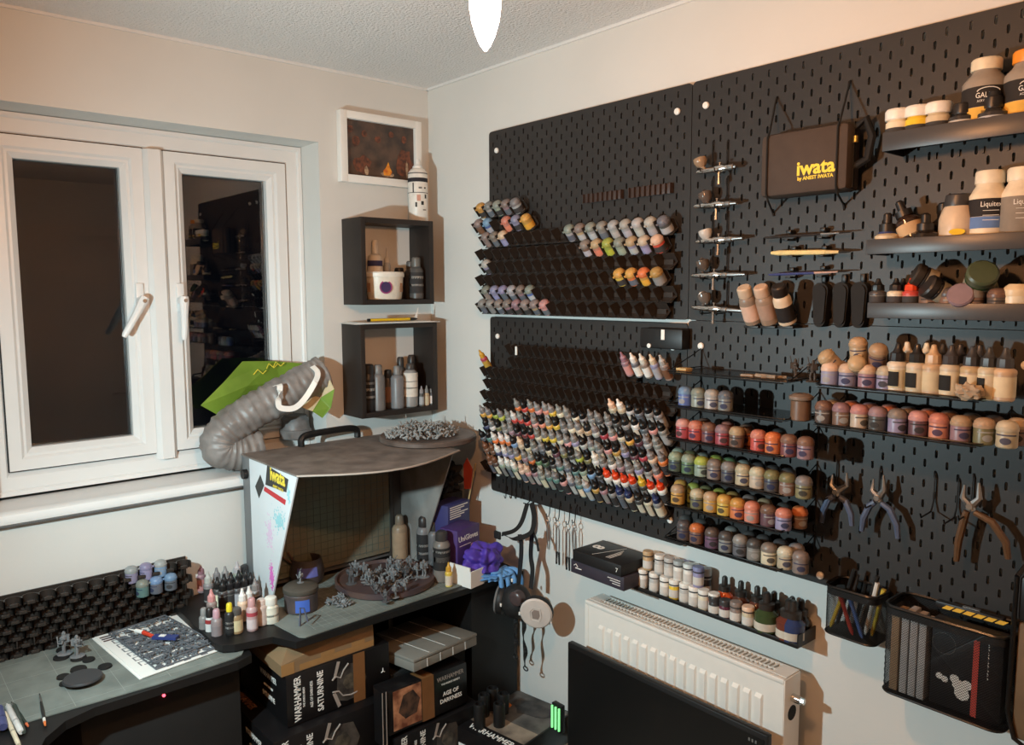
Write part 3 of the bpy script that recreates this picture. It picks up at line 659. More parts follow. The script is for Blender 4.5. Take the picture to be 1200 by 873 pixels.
# right wire shelves
B1=(940,380)
shelf_pots(B1,4.615,ZR[0],[(150,'lavender','peach'),(240,'lavender','peach'),(330,'mauve','peach'),(422,'lavender','beige')],[(200,'brown','tan'),(300,'brown','tan'),(390,'darkbrown','brown')],'the flesh bottle shelf',455)
for i,(px,py,rx,ry,pt,wd) in enumerate(((195,185,40,-25,'tan','leaning leftmost'),(300,200,55,20,'brown','lying in the middle'),(310,140,10,0,'tan','highest'),(405,165,25,15,'brown','rightmost'))):
    P=at(B1[0]+px/4.615,B1[1]+py/4.615,'Y',YS+.04)
    pot('brown-capped pot piled on other pots over the flesh shelf, %s of four'%wd,pt,'tan',M=Matrix.Translation((P.x,P.y,P.z-.02))@Matrix.Rotation(R(rx),4,'X')@Matrix.Rotation(R(ry),4,'Y'),group='pots piled on the flesh bottle shelf')
for rowi,(lst,Y) in enumerate((([(508,'black','cream'),(612,'black','beige'),(700,'tan','tan'),(795,'charcoal','beige'),(908,'charcoal','tan'),(1000,'charcoal','beige'),(1088,'charcoal','tan')],YS+.024),([(555,'cream','tan'),(660,'cream','peach'),(745,'charcoal','tan'),(840,'charcoal','tan'),(945,'charcoal','brown')],YS+.066))):
    for n,(px,cp,pt) in enumerate(lst):
        x=px_x(B1[0]+px/4.615,465,Y)
        o=dropper('%s-capped flesh-tone dropper bottle, %s from left in %s row of right shelf'%(say(cp),ORD[n+1],'front' if rowi==0 else 'back'),pt,cp,'beige',rot=(0,0,R(-25)+random.uniform(-.4,.4)),loc=(x,Y,ZR[0]+.0002),group='flesh-tone dropper bottles')
        o.scale=(1.55,1.55,1.2)
        if n%4!=2: q_=MB(); _front(q_); q_.build('black_print_panel',BLKM,o)
lump=MB(); bm=bmesh.new(); bmesh.ops.create_icosphere(bm,subdivisions=3,radius=1)
rs=random.Random(3)
for v in bm.verts: v.co*= .75+.5*rs.random()*.6+ .2*math.sin(7*v.co.x)*math.cos(6*v.co.y+2*v.co.z)
bm.verts.index_update(); P=at(B1[0]+925/4.615,B1[1]+365/4.615,'Y',YS+.014)
lump.raw([(v.co.x*.024,v.co.y*.014,v.co.z*.015) for v in bm.verts],[[v.index for v in f.verts] for f in bm.faces]); bm.free()
tag(lump.build('crumpled_tissue',mat('tan_tissue',srgb(170,150,126),.9,var=.2,scale=40),loc=(P.x,YS+.006-.012,ZR[0]+.014),smooth=0),'crumpled tan tissue lying before the flesh-tone bottles','tissue')
shelf_pots(B1,4.615,ZR[1],[(113,'darkbrown','brown'),(200,'brown','mauve'),(285,'beige','pink'),(372,'charcoal','mauve'),(468,'lavender','greybrown'),(570,'plum','pink'),(672,'salmon','salmon'),(782,'mauve','tan'),(893,'olive','tan'),(993,'beige','beige')],[(170,'brown','greybrown'),(245,'pink','salmon'),(330,'mauve','mauve'),(420,'salmon','salmon'),(510,'tan','greybrown'),(620,'brown','salmon'),(720,'darkred','brown'),(830,'darkbrown','darkbrown'),(940,'charcoal','darkbrown'),(1050,'brown','tan')],'the pink pot shelf',505)
# items on the top wire shelf: flat parts and two little figures
z0=ZW[0]+.0002
t=MB(); x=px_x(801,432,YS+.03); t.box((x-.014,YS+.02,z0),(x+.014,YS+.045,z0+.008),.001); tag(t.build('wooden_block',mat('pale_wood',srgb(196,170,120),.7,var=.2)),'small pale wooden block at the left end of the top wire shelf','block')
t=MB(); x=px_x(885,440,YS+.03); t.box((x-.03,YS+.02,z0),(x+.0,YS+.04,z0+.007),.001); t.cyl((x+.002,YS+.03,z0+.005),(x+.05,YS+.028,z0+.005),.005); t.cyl((x+.02,YS+.02,z0+.004),(x+.06,YS+.05,z0+.004),.004); tag(t.build('resin_part',mat('tan_resin',srgb(150,134,116),.7,var=.3,scale=60)),'tan resin rod and block lying on the top wire shelf','model part')
def mini_soldier(b,cx,cy,cz,s,rng,M=None):
    """small armed figure: base, legs, torso, pauldrons, head, arms, weapon"""
    T=Matrix.Translation((cx,cy,cz))@Matrix.Rotation(rng.uniform(0,6.3),4,'Z')@Matrix.Scale(s,4)
    if M: T=M@T
    b.lathe([(.9,0),(.95,.08),(.8,.16)],8,T)
    for sx in (-1,1):
        b.tube([(.22*sx,0,.16),(.3*sx,.08,.75),(.18*sx,0,1.3)],[.2,.17,.22],5,M=T)
        b.cbox((.24*sx,.12,.22),(.26,.5,.16),M=T)
        b.lathe([(.1,-.25),(.32,-.1),(.3,.15),(.1,.28)],6,T@Matrix.Translation((.5*sx,0,2.15)))
        b.tube([(.5*sx,0,2.1),(.62*sx,.2,1.6),(.3*sx,.62,1.5)],[.15,.14,.12],5,M=T)
    b.lathe([(.28,1.2),(.45,1.7),(.5,2.1),(.2,2.4)],7,T)
    b.lathe([(.12,2.3),(.24,2.45),(.24,2.7),(.1,2.88)],6,T)
    b.cbox((0,-.42,1.95),(.6,.4,.8),M=T)
    b.tube([(-.5,.6,1.2),(.5,.75,1.7),(.95,.85,2.5 if rng.random()<.5 else 1.9)],.09,5,M=T)
for i,px in enumerate((930,951)):
    x=px_x(px,445,YS+.045); b=MB(); mini_soldier(b,0,0,0,.0155,random.Random(i)); b.tube([(-.004,0,.02),(-.01,-.004,.05)],.0009,5); b.tube([(.004,0,.02),(.008,-.002,.046)],.0009,5)
    tag(b.build('miniature_figure',mat('dark_primer',srgb(66,58,52),.7),loc=(x,YS+.05,z0)),'small dark primed figure on top wire shelf, %s one'%('left' if i==0 else 'right'),'figurine')

# ================================================================== AIRBRUSHES
def airbrush(label,pl,pr,cup,valve,cupcol,open_up):
    Y=-.052; a=at(*pl,'Y',Y); b=at(*pr,'Y',Y); ax=(b-a); Ln=ax.length
    t=thing('airbrush',label,'airbrush',a,group='airbrushes hanging in a column')
    M=frame((0,0,0),ax,(0,1,0)); M=M@Matrix.Rotation(R(90),4,'Y')   # local Z along the body
    k=MB(); k.lathe([(.0018,0),(.0048,.006),(.0056,.02),(.0068,.026),(.0072,.05),(.0085,.053),(.0085,.072),(.0066,.076),(.0066,.085)],12,M); k.build('body',CHROME,t)
    k=MB(); k.lathe([(.0058,.085),(.0068,.088),(.0068,.098),(.005,.1),(.005,Ln-.025),(.003,Ln)],12,M); k.build('handle',STEEL,t)
    u=ax.normalized()
    base=u*.062
    k=MB(); k.tube([base+Vector((0,0,-.004)),base+Vector((0,0,-.012))],.0042); k.tube([base+Vector((0,0,-.012)),base+Vector((0,0,-.026))],.0032); k.tube([base+Vector((0,0,-.026)),base+Vector((0,0,-.034))],.0042); k.build('air_valve',CHROME,t)
    k=MB(); k.tube([base+Vector((.0,0,.004)),base+Vector((.002,0,.013))],.0018); k.lathe([(.004,.012),(.0042,.0145)],10,Matrix.Translation(base+Vector((.002,0,0)))); k.build('trigger',CHROME,t)
    c=at(*cup,'Y',Y)-a
    k=MB(); nk=u*.03
    k.tube([nk,nk*.6+c*.4+Vector((0,0,-.002)),c+Vector((0,0,-.009))],.003)
    k.lathe([(.004,-.014),(.011,-.009),(.0155,0),(.0155,.008)]+([(.0142,.008),(.0132,0),(.006,-.006)] if open_up else [(.0158,.010),(.007,.014),(.003,.018)]),14,Matrix.Translation(c)@Matrix.Rotation(R(-18),4,'Y'),cap1=True)
    k.build('paint_cup',GLOSSC,t,color=cupcol)
    return t
airbrush('airbrush with open brown cup, topmost in the column',(816,202),(862,195),(821,190),0,C(150,126,102),True)
airbrush('airbrush with round dark cup, second from top in the column',(813,242),(863,238),(827,231),0,C(90,80,74),False)
airbrush('airbrush with small cup and brass ring, middle of the column',(815,283.5),(870,279),(827,274),0,C(190,186,180),True)
airbrush('airbrush with dark closed cup, fourth in the column',(810,323),(873,321.5),(824,311),0,C(84,76,70),False)
airbrush('airbrush with white plug and dark cup, lowest in the column',(810,360),(871,364.5),(826,350),0,C(100,92,86),False)
for i,y in enumerate((198,240,281,322,362)):
    t=thing('wire_hook','pair of black wire prongs behind the %s airbrush'%['topmost','second','middle','fourth','lowest'][i],'hook',at(836,y,'Y',YF-.001),group='airbrush hooks')
    for px in (836,853):
        p=at(px,y,'Y',YF)-at(836,y,'Y',YF-.001)
        MB().tube([(p.x,-.0,p.z+.065),(p.x,-.004,p.z+.06),(p.x,-.004,p.z+.004),(p.x,-.012,p.z-.0095),(p.x,-.05,p.z-.0095),(p.x,-.052,p.z-.002)],.0016,6).build('prong',WIRE,t)

# ================================================================== SOFT CASE
Yc=-.080
c00=at(889,232.5,'Y',Yc); c11=at(995,141,'Y',Yc)
t=thing('soft_case','dark brown zip case with yellow lettering held by elastic loops','case',(c00.x,0,c00.z))
W=c11.x-c00.x; H=c11.z-c00.z
CASEM=mat('brown_black_nylon',srgb(70,58,50),.75,var=.15,scale=25,bump=.25,bscale=900)
cb=MB().box((0,Yc,0),(W,-.022,H),.012).build('case_body',CASEM,t)
MB().box((-.0015,Yc+.022,.006),(W+.0015,Yc+.028,H+.0012),.0).build('zip_band',BLKM,t)
k=MB(); k.tube([(W*.98,-.05,H-.01),(W+.02,-.05,H+.004),(W+.03,-.045,H-.03),(W+.022,-.045,H*.45),(W-.002,-.05,H*.35)],.008,8); k.build('carry_handle',BLKM,t)
k=MB(); k.cyl((W+.006,-.062,H-.028),(W+.006,-.062,H-.040),.005); k.build('zip_pull',mat('brass',srgb(206,170,90),.3,.9),t)
YEL=mat('yellow_print',srgb(230,190,40),.6); YELL=mat('yellow_lettering',srgb(240,214,70),.6)
tp=at(955.6,196,'Y',Yc)-Vector((c00.x,0,c00.z))
text('iwata',.0385,YELL,cb,frame((tp.x,Yc-.0004,tp.z),(1,0,0),(0,0,1)),bold=.0011)
tp=at(955,207.5,'Y',Yc)-Vector((c00.x,0,c00.z))
text('by ANEST IWATA',.0098,YELL,cb,frame((tp.x,Yc-.0004,tp.z),(1,0,0),(0,0,1)),bold=.0003)
for i,(u,top,bot,fx) in enumerate(((0,(911,116),(907,251),899),(1,(997,97),(990,242),981))):
    a=at(*top,'Y',YF-.001); b=at(*bot,'Y',YF-.001); f1=at(fx,170,'Y',Yc-.003)
    p=[a+Vector((0,-.002,.004)),a+Vector((0,-.006,-.004)),Vector((f1.x,Yc+.006,c11.z+.006)),Vector((f1.x,Yc-.0025,c11.z-.008)),Vector((f1.x,Yc-.0025,c00.z+.008)),Vector((f1.x,Yc+.006,c00.z-.006)),b+Vector((0,-.006,.004)),b+Vector((0,-.002,-.004))]
    k=MB(); k.tube(p,.0022,6); o=k.build('elastic_loop',BLKM); tag(o,'black elastic loop round the %s end of the soft case'%('left' if i==0 else 'right'),'elastic loop',group='elastic loops')

# ================================================================== BRUSHES ON CLIPS
def hbrush(label,a,b,mid,c1,c2,r,name='paint_brush'):
    Y=-.045; A=at(*a,'Y',Y);B=at(*b,'Y',Y); d=B-A
    t=thing(name,label,'brush',A,group='brushes clipped flat to the pegboard')
    k=MB(); k.tube([d*0,d*.1,d*mid],[r*.6,r,r*.9],8); k.build('handle',PAINT,t,color=c1)
    k=MB(); k.tube([d*(mid+.001),d*.86],[r*.8,r*.55],8); k.build('ferrule',STEEL if c2 is None else PAINT,t,color=c2 or (1,1,1))
    k=MB(); k.tube([d*.861,d*.95,d],[r*.5,r*.4,r*.08],7); k.build('bristles',BLKM,t)
    for f in (.27,.66):
        q=A+d*f; j=MB(); j.box((q.x-.006,-.040,q.z+.006),(q.x+.006,YF-.0006,q.z+.014),.002); j.box((q.x-.006,-.052,q.z-.009),(q.x+.006,YF-.0006,q.z-.0052),.001)
        tag(j.build('tool_clip',BLK),'black clip holding the %s, %s side'%(label.split(' clipped')[0].split(' with')[0],'left' if f<.5 else 'right'),'clip',group='brush clips')
hbrush('dark slim brush clipped above the cream one',(896,278.6),(999,272),.66,C(40,34,32),None,.003)
hbrush('cream wide-handled brush clipped in the middle',(904,296.5),(997,295),.70,C(232,212,150),C(220,196,140),.0056)
hbrush('blue slim brush clipped lowest',(901,322),(996,318),.58,C(60,70,120),C(190,160,150),.003)

# ================================================================== THREE LEANING BOTTLES, BLACK CLIPS
for i,(top,bot,cc,bc,bands) in enumerate((((872,334.8),(883.6,378),C(206,184,160),C(140,124,110),[(.0193,.012,.05,C(214,180,160))]),((892.8,334.8),(903,378),C(206,176,152),C(150,128,110),[(.0193,.016,.052,C(170,140,122))]),((911.6,335),(923.7,378),C(44,38,36),C(216,196,170),[(.0193,.010,.046,C(34,30,30))]))):
    b=at(*bot,'Y',-.045)
    tl=R(30)
    o=lathe_bottle('cleaner_bottle',['beige-capped bottle with pink label, left of three leaning bottles','beige-capped bottle with brown label, middle of three leaning bottles','black-capped cream bottle with black label, right of three leaning bottles'][i],'bottle',b.x,b.y,b.z,[(.0165,0),(.019,.003),(.019,.058),(.016,.066),(.013,.069)],[(.0155,.068),(.0165,.07),(.0155,.088),(.013,.091)],bc,cc,bands,rot=(tl,0,0),group='three leaning bottles')
    k=MB(); k.box((b.x-.018,YF-.0405,b.z-.012),(b.x+.018,YF-.0006,b.z-.0065),.001)
    tag(k.build('bottle_cradle',BLK),'black cradle under the %s leaning bottle'%['left','middle','right'][i],'holder',group='bottle cradles')
for i,px in enumerate((963,986.8,1008.5)):
    p=at(px,356,'Y',-.03); t=thing('holster_clip','black rounded holster clip, %s of three beside leaning bottles'%['left','middle','right'][i],'clip',(p.x,YF-.0006,p.z),group='black holster clips')
    out=[(.0168*math.cos(R(a)),.028+.016*math.sin(R(a))) for a in range(0,181,20)]+[(.0125*math.cos(R(a)),-.034+.0145*math.sin(R(a))) for a in range(180,361,20)]
    k=MB(); k.prism(out,.022,frame((0,0,0),(1,0,0),(0,0,1))); k.build('shell',BLKM,t)
    k=MB(); k.prism([(x*.6+.004,z*.85) for x,z in out],.004,frame((0,-.022,0),(1,0,0),(0,0,1))); k.build('raised_flap',BLKM,t)
    k=MB(); k.box((-.005,-.01,.0445),(.005,-.0,.06),.002); k.build('hook_tab',BLK,t)

# ================================================================== PLIERS AND HOOKS
def pliers(label,jaws,pivot,ends,hcol,Y=-.05,wide=1.0,jw=.004):
    P=at(*pivot,'Y',Y); t=thing('pliers',label,'pliers',P,group='pliers hung on the lower right pegboard')
    for i,(j,e) in enumerate(zip(jaws,ends)):
        s=-1 if i==0 else 1; J=at(*j,'Y',Y)-P; E=at(*e,'Y',Y)-P
        k=MB(); k.tube([(s*-.004,.001*s,-.010),(s*.001,.001*s,0),(J.x*.9+s*.0035,.001*s,J.z*.35),(J.x,.001*s,J.z)],[.006,.0085,.0058,.0022],8); k.build('jaw',STEEL,t)
        k=MB(); pts=[(s*.006,.001*s,-.012),(E.x*.55,.001*s,E.z*.28),(E.x*.92,.001*s,E.z*.65),(E.x,.001*s,E.z)]
        k.tube(pts,[.0055*wide,.0068*wide,.0066*wide,.005*wide],8); k.build('handle',PAINT,t,color=hcol)
    k=MB(); k.cyl((0,-.011,-.001),(0,.009,-.001),.0055,n=12); k.build('pivot_rivet',CHROME,t)
    return t
pliers('small side cutters with grey-blue handles, leftmost of the pliers',((976,556),(992,554)),(981,575),((963,612),(998,616)),C(84,94,116))
pliers('larger nippers with grey-blue handles, middle of the pliers',((1024,561),(1035,557)),(1029.5,582),((1010,622),(1052,631)),C(80,90,112))
pliers('big pliers with bright jaws and long brown handles, rightmost',((1131,568),(1147,566)),(1138,592),((1121,657),(1181,655)),C(92,66,44),wide=1.05)
for i,(px,py,ln) in enumerate(((981,572,.05),(1031,580,.05),(1095,590,.05),(1122,597,.05),(1139,592,.05))):
    p=at(px,py,'Y',YF-.001); k=MB()
    pts=[(0,0,.06),(0,-.004,.052),(0,-.005,.006),(0,-.014,-.013),(0,-ln-.01,-.0155),(0,-ln-.014,-.008)]
    k.tube(pts,.0017,6)
    tag(k.build('wire_hook',WIRE,loc=p),['black wire hook under the leftmost pliers','black wire hook under the middle nippers','empty black wire hook left of the big pliers','second empty black wire hook left of the big pliers','black wire hook under the big pliers'][i],'hook',group='pliers hooks')
# ================================================================== LEFT WALL: PICTURE AND BOX SHELVES
t=thing('picture_frame','white framed dark brown picture near the corner','picture',(0,0,0))
y0,y1,z0,z1=-.352,-.047,2.058,2.279; fw=.024; d=.028
for lo,hi in (((.001,y0,z0),(d,y0+fw,z1)),((.001,y1-fw,z0),(d,y1,z1)),((.001,y0+fw,z0),(d,y1-fw,z0+fw)),((.001,y0+fw,z1-fw),(d,y1-fw,z1))): MB().box(lo,hi,.0015).build('frame_bar',WHITE,t)
ART=mat('autumn_art_print',srgb(58,44,36),.35,col2=srgb(92,68,52),scale=22,coat=.3)
ap=MB().box((.002,y0+fw,z0+fw),(.014,y1-fw,z1-fw)).build('art_print',ART,t,smooth=0)
def patch(parent,pts,m,x=.0145,th=.0004,name='painted_shape'):
    k=MB(); k.prism(pts,th,frame((x,0,0),(0,1,0),(0,0,1))); return k.build(name,m,parent,smooth=0)
RUST=mat('rust_print',srgb(128,72,48),.5,col2=srgb(70,46,36),scale=60); FIRE=mat('flame_print',srgb(238,160,48),.5,col2=srgb(200,96,30),scale=60); PALE=mat('pale_print',srgb(190,160,128),.5,col2=srgb(110,84,66),scale=90)
def blob(cy,cz,ry,rz,n=11,seed=0):
    rg=random.Random(seed); return [(cy+ry*math.cos(2*math.pi*i/n)*rg.uniform(.7,1.15),cz+rz*math.sin(2*math.pi*i/n)*rg.uniform(.7,1.15)) for i in range(n)]
patch(ap,blob(-.268,2.118,.036,.032,13,1),RUST); patch(ap,blob(-.108,2.135,.034,.052,13,2),RUST); patch(ap,blob(-.175,2.095,.03,.009,11,4),PALE)
patch(ap,[(-.19,2.092),(-.166,2.092),(-.158,2.105),(-.166,2.118),(-.172,2.136),(-.181,2.118),(-.192,2.106)],FIRE,.0149)
patch(ap,blob(-.255,2.1,.008,.016,8,6),PALE,.0149); patch(ap,blob(-.10,2.12,.006,.03,8,7),PALE,.0149); patch(ap,blob(-.29,2.19,.016,.02,9,8),RUST)
for i in range(5): patch(ap,blob(-.31+.05*i,2.225-.01*(i%3),.011,.012,8,20+i),RUST,.0146)

def box_shelf(y0,y1,z0,z1,label):
    t=thing('box_shelf',label,'shelf',(0,0,0)); d=.12; th=.016
    MB().box((.0008,y0,z0),(d,y0+th,z1),.0006).build('side_panel',WOODB,t); MB().box((.0008,y1-th,z0),(d,y1,z1),.0006).build('side_panel',WOODB,t)
    MB().box((.0008,y0+th,z0),(d-.0004,y1-th,z0+th)).build('bottom_panel',WOODB,t,smooth=0); MB().box((.0008,y0+th,z1-th),(d-.0004,y1-th,z1)).build('top_panel',WOODB,t,smooth=0)
    return t
box_shelf(-.342,-.070,1.670,1.942,'black-brown square box shelf holding a white tub, upper of two')
box_shelf(-.352,-.060,1.312,1.610,'black-brown square box shelf of paint bottles, lower of two')
zf=1.6862
# spray can on the upper shelf
P=at(490,240,'X',.058)
o=lathe_bottle('spray_can','white spray can with black band standing on the upper box shelf','spray can',.058,P.y,1.9422,[(.030,0),(.032,.003),(.032,.140),(.0305,.148),(.022,.158),(.017,.160)],[(.0165,.159),(.0165,.165),(.010,.172),(.009,.176),(.008,.187),(.006,.189)],C(236,230,220),C(240,238,232),[(.0323,.118,.130,C(40,38,44)),(.0323,.085,.087,C(90,90,90)),(.0322,.142,.1455,C(120,116,112))]); o.scale=(1.02,1.02,1.1)
for i,(a,z,w,h,c) in enumerate(((-30,.07,.012,.018,C(216,160,140)),(-8,.055,.009,.011,C(46,44,44)),(14,.075,.007,.012,C(60,58,56)),(-45,.05,.006,.014,C(70,68,66)),(-20,.1,.011,.005,C(120,118,114)),(10,.1,.007,.005,C(90,88,84)),(-62,.1,.004,.03,C(50,48,48)),(5,.035,.012,.004,C(130,126,120)))):
    nn=Vector((math.cos(R(a)),math.sin(R(a)),0)); k=MB(); k.cbox((0,0,0),(w,h,.0006),0,frame(nn*.0323+Vector((0,0,z)),(-nn.y,nn.x,0),(0,0,1))); k.build('label_print',PAINTM,o,color=c)
# tub
P=at(450,340,'X',.066)
o=lathe_bottle('plastic_tub','white plastic tub with round purple label in the upper box shelf','tub',.066,P.y,zf,[(.045,0),(.047,.003),(.0515,.058)],[(.0535,.056),(.0545,.058),(.0545,.066),(.052,.069),(.03,.0685)],C(232,224,208),C(238,232,220),n=28); o.scale=(1.0,1.24,1.28); o.location.x=.070
nn=Vector((.92,-.38,0)).normalized(); 
ov=MB(); ov.prism([(.017*math.cos(R(a)),.017*math.sin(R(a))) for a in range(0,360,20)],.0008,frame(nn*.0500+Vector((0,0,.031)),(-nn.y,nn.x,0),(0,0,1))@Matrix.Rotation(R(-5),4,'X')); ov.build('round_label',PAINTM,o,color=C(150,60,110))
ov=MB(); ov.prism([(.0135*math.cos(R(a)),.0135*math.sin(R(a))) for a in range(0,360,20)],.0008,frame(nn*.0508+Vector((0,0,.031)),(-nn.y,nn.x,0),(0,0,1))@Matrix.Rotation(R(-5),4,'X')); ov.build('round_label',PAINTM,o,color=C(60,44,84))
for s in (-1,1):
    a=math.atan2(nn.y,nn.x)+s*R(62); n2=Vector((math.cos(a),math.sin(a),0)); k=MB(); k.cbox((0,0,0),(.016,.022,.0006),0,frame(n2*.0498+Vector((0,0,.03)),(-n2.y,n2.x,0),(0,0,1))); k.build('label_print',PAINTM,o,color=C(180,140,110))
ZT=zf+.0692
def wallbottle(name,label,px,X,z,h,r,bc,cc,lab=None,caph=.25,capr=.6,py=None,nozzle=False,cat='bottle',group=None,m=None):
    P=at(px,py or 330,'X',X); hb=h*(1-caph)
    cap=[(r*capr,hb*.99),(r*capr*1.05,hb+.002),(r*capr,h*.97),(r*capr*.75,h)] if not nozzle else [(r*capr,hb*.99),(r*capr,hb+h*caph*.25),(r*.22,hb+h*caph*.45),(r*.14,h)]
    return lathe_bottle(name,label,cat,X,P.y,z,[(r*.9,0),(r,.003),(r,hb*.88),(r*.85,hb*.95),(r*capr*.9,hb)],cap,bc,cc,[(r+.0003,a*hb,b*hb,c) for a,b,c in (lab or [])],bm=m,group=group)
wallbottle('trigger_bottle','white bottle with dark blue bands standing behind the white tub',440,.030,zf,.192,.024,C(226,214,196),C(236,230,218),[(.72,.84,C(60,58,100)),(.40,.52,C(50,50,80))],.22,.42)
wallbottle('needle_bottle','slim grey applicator bottle with pale nozzle behind the white tub',454,.022,zf,.170,.0125,C(168,164,158),C(206,196,180),None,.28,.7,nozzle=True)
wallbottle('ink_jar','dark jar behind the nozzle bottle in the upper box shelf',468,.024,zf,.105,.019,C(44,42,46),C(40,38,40),None,.2,.8)
wallbottle('primer_bottle','dark bottle with white printed label, front right in upper box shelf',488,.085,zf,.138,.0235,C(84,82,80),C(110,106,100),[(.18,.82,C(52,50,50)),(.40,.46,C(214,208,200)),(.62,.7,C(196,190,182))],.22,.62)
wallbottle('primer_bottle','dark bottle behind the white-printed one in upper box shelf',481,.032,zf,.128,.021,C(70,68,66),C(88,86,84),[(.2,.8,C(60,58,58))],.22,.62)
# papers and pencil on the lower shelf
zt=1.6102
for i in range(3):
    k=MB(); pts=[(0.004,-.360+.01*i),(.126+.006*i,-.375+.014*i),(.132,-.055-.02*i),(.004,-.046-.03*i)]; k.prism(pts,.0012,Matrix.Translation((0,0,zt+.0016*i))); tag(k.build('paper_sheet',PAPER,smooth=0),'%s sheet of loose paper lying on the lower box shelf'%['bottom','middle','top'][i],'paper',group='papers on the box shelf')
zp=zt+.006
k=MB(); a=at(426,371,'Z',zp+.006); k=MB(); k.tube([(.085,-.295,zp+.005),(.092,-.15,zp+.005)],.0048,6); o=k.build('pencil_barrel',mat('pencil_yellow',srgb(226,188,40),.45)); 
o.name='marker_pen'; tag(o,'yellow marker lying on the papers above the lower box shelf','marker'); 
k=MB(); k.tube([(.0922,-.149,zp+.005),(.0932,-.128,zp+.005),(.0936,-.12,zp+.005)],[.0046,.0036,.0012],6); k.build('tip',BLK,o); k=MB(); k.tube([(.085,-.2955,zp+.005),(.0845,-.305,zp+.005)],.0046,6); k.build('end_cap',BLK,o)
k=MB(); k.prism([(0,0),(.014,0),(.022,.045)],.0008,frame((.09,-.135,zp),(0,1,0),(0,.1,1))); tag(k.build('card_corner',PAPER,smooth=0),'small white card corner standing up beside the yellow marker','card')
# bottles in the lower box shelf
zl=1.3282
for px,X,h,r,bc,cc,lab,ch,cr,lb in ((432,.085,.150,.0175,C(44,42,42),C(40,38,38),[(.3,.85,C(34,32,32)),(.55,.62,C(220,214,206)),(.36,.42,C(206,200,192)),(.72,.78,C(170,164,158))],.2,.85,'black bottle with white print, leftmost in lower box shelf'),
  (443.5,.088,.146,.0185,C(112,108,106),C(122,118,114),None,.18,.62,'plain grey bottle second from left in lower box shelf'),
  (455,.070,.126,.0125,C(66,58,54),C(44,40,38),[(.2,.7,C(120,84,64))],.2,.8,'slim dark bottle with brown label in lower box shelf'),
  (465.5,.088,.138,.0185,C(122,122,124),C(128,126,124),None,.2,.5,'grey bottle with narrow cap in the middle of lower box shelf'),
  (481,.085,.142,.021,C(150,148,146),C(70,66,64),[(.28,.92,C(226,218,206)),(.5,.53,C(120,116,110)),(.68,.7,C(100,96,92))],.14,.55,'broad bottle with large white label in lower box shelf'),
  (470,.030,.160,.016,C(80,76,74),C(60,58,56),None,.2,.6,'tall dark bottle behind the white-labelled one in lower box shelf'),
  (483,.030,.165,.016,C(64,56,50),C(48,44,42),None,.2,.7,'tall brown-black bottle at the back of lower box shelf')):
    wallbottle('primer_bottle',lb,px,X,zl,h*1.02,r*1.17,bc,cc,lab,ch,cr,py=460)
for i,(px,c,l) in enumerate(((494,'charcoal','silver'),(500,'tan','beige'),(506,'charcoal','white'))):
    P=at(px,465,'X',.100); o=dropper('small dropper bottle with %s label, %s of three at right of lower box shelf'%(l,['left','middle','right'][i]),c,'grey',l,loc=(.100,P.y,zl),group='small bottles in the box shelf'); o.scale=(.82,.82,.92)

# ================================================================== HOSE AND BAG ON THE SILL
HOSE=mat('grey_ribbed_hose',srgb(140,134,130),.42,col2=srgb(112,106,102),scale=18,bump=.5,bscale=60)
def catmull(pts,n=14):
    P=[Vector(p) for p in pts]; P=[P[0]*2-P[1]]+P+[P[-1]*2-P[-2]]; out=[]
    for i in range(1,len(P)-2):
        for k in range(n):
            t=k/n; a,b,c,d=P[i-1:i+3]
            out.append(.5*((2*b)+(c-a)*t+(2*a-5*b+4*c-d)*t*t+(3*b-a-3*c+d)*t**3))
    out.append(P[-2]); return out
hp=catmull([(-.018,-.63,1.24),(-.025,-.70,1.235),(-.03,-.745,1.248),(-.03,-.735,1.292),(-.02,-.68,1.335),(-.005,-.61,1.372),(.01,-.54,1.408),(.02,-.48,1.437),(.022,-.435,1.455)],16)
N=len(hp); rad=[]
for i in range(N):
    rad.append(.0555*(1+.028*math.sin(i*2*math.pi/5.0))+.0012*random.uniform(-1,1))
t=thing('vent_hose','thick grey ribbed vent hose lying on the sill beside the spray booth','hose',(0,0,0))
k=MB(); k.tube(hp,rad,40)
for i in range(len(k.v)):
    c=hp[min(i//40,N-1)]; p=Vector(k.v[i]); f=noise.noise(p*38)*.0045+noise.noise(p*Vector((90,90,90)).x)*.0022
    k.v[i]=tuple(p+(p-c).normalized()*f)
k.build('ribbed_tube',HOSE,t,smooth=80)
k=MB(); k.tube(hp[-4:],[.057,.058,.058,.057],22); k.build('end_cuff',HOSE,t)
# green carrier bag
GRN=mat('green_bag_plastic',srgb(118,148,54),.3,col2=srgb(98,126,44),scale=10,bump=.4,bscale=25); BEI=mat('bag_lining',srgb(206,188,150),.6,var=.15)
t=thing('carrier_bag','green carrier bag with white handles pulled over the hose end','bag',(0,0,0))
def wp(px,py,X): return at(px,py,'X',X)
def sheet(name,pts,faces,m,th=.0015):
    b=MB(); n=len(pts); b.raw(pts,faces); me=b.mesh(name,m,smooth=0); o=link(name,me,t); md=o.modifiers.new('thickness','SOLIDIFY'); md.thickness=th; return o
A=wp(235,475,-.06);B=wp(262,448,-.075);Cc=wp(284,423.5,-.085);D=wp(320,423,-.085);E_=wp(357,426,-.075);F=wp(330,447,-.085);G=wp(300,466,-.09);H=wp(260,489,-.075);I=wp(290,452,-.068)
sheet('bag_side',[A,B,Cc,D,E_,F,G,H,I],[(0,1,8,7),(1,2,3,8),(3,4,5,8),(8,5,6,7)],GRN)
J=wp(383,436,.075);Kk=wp(392,456,.085);Ll=wp(388,478,.08);Mm=wp(378,490,.07);Nn=wp(345,474,.02);Oo=wp(376,466,.05);Qq=wp(370,440,.0)
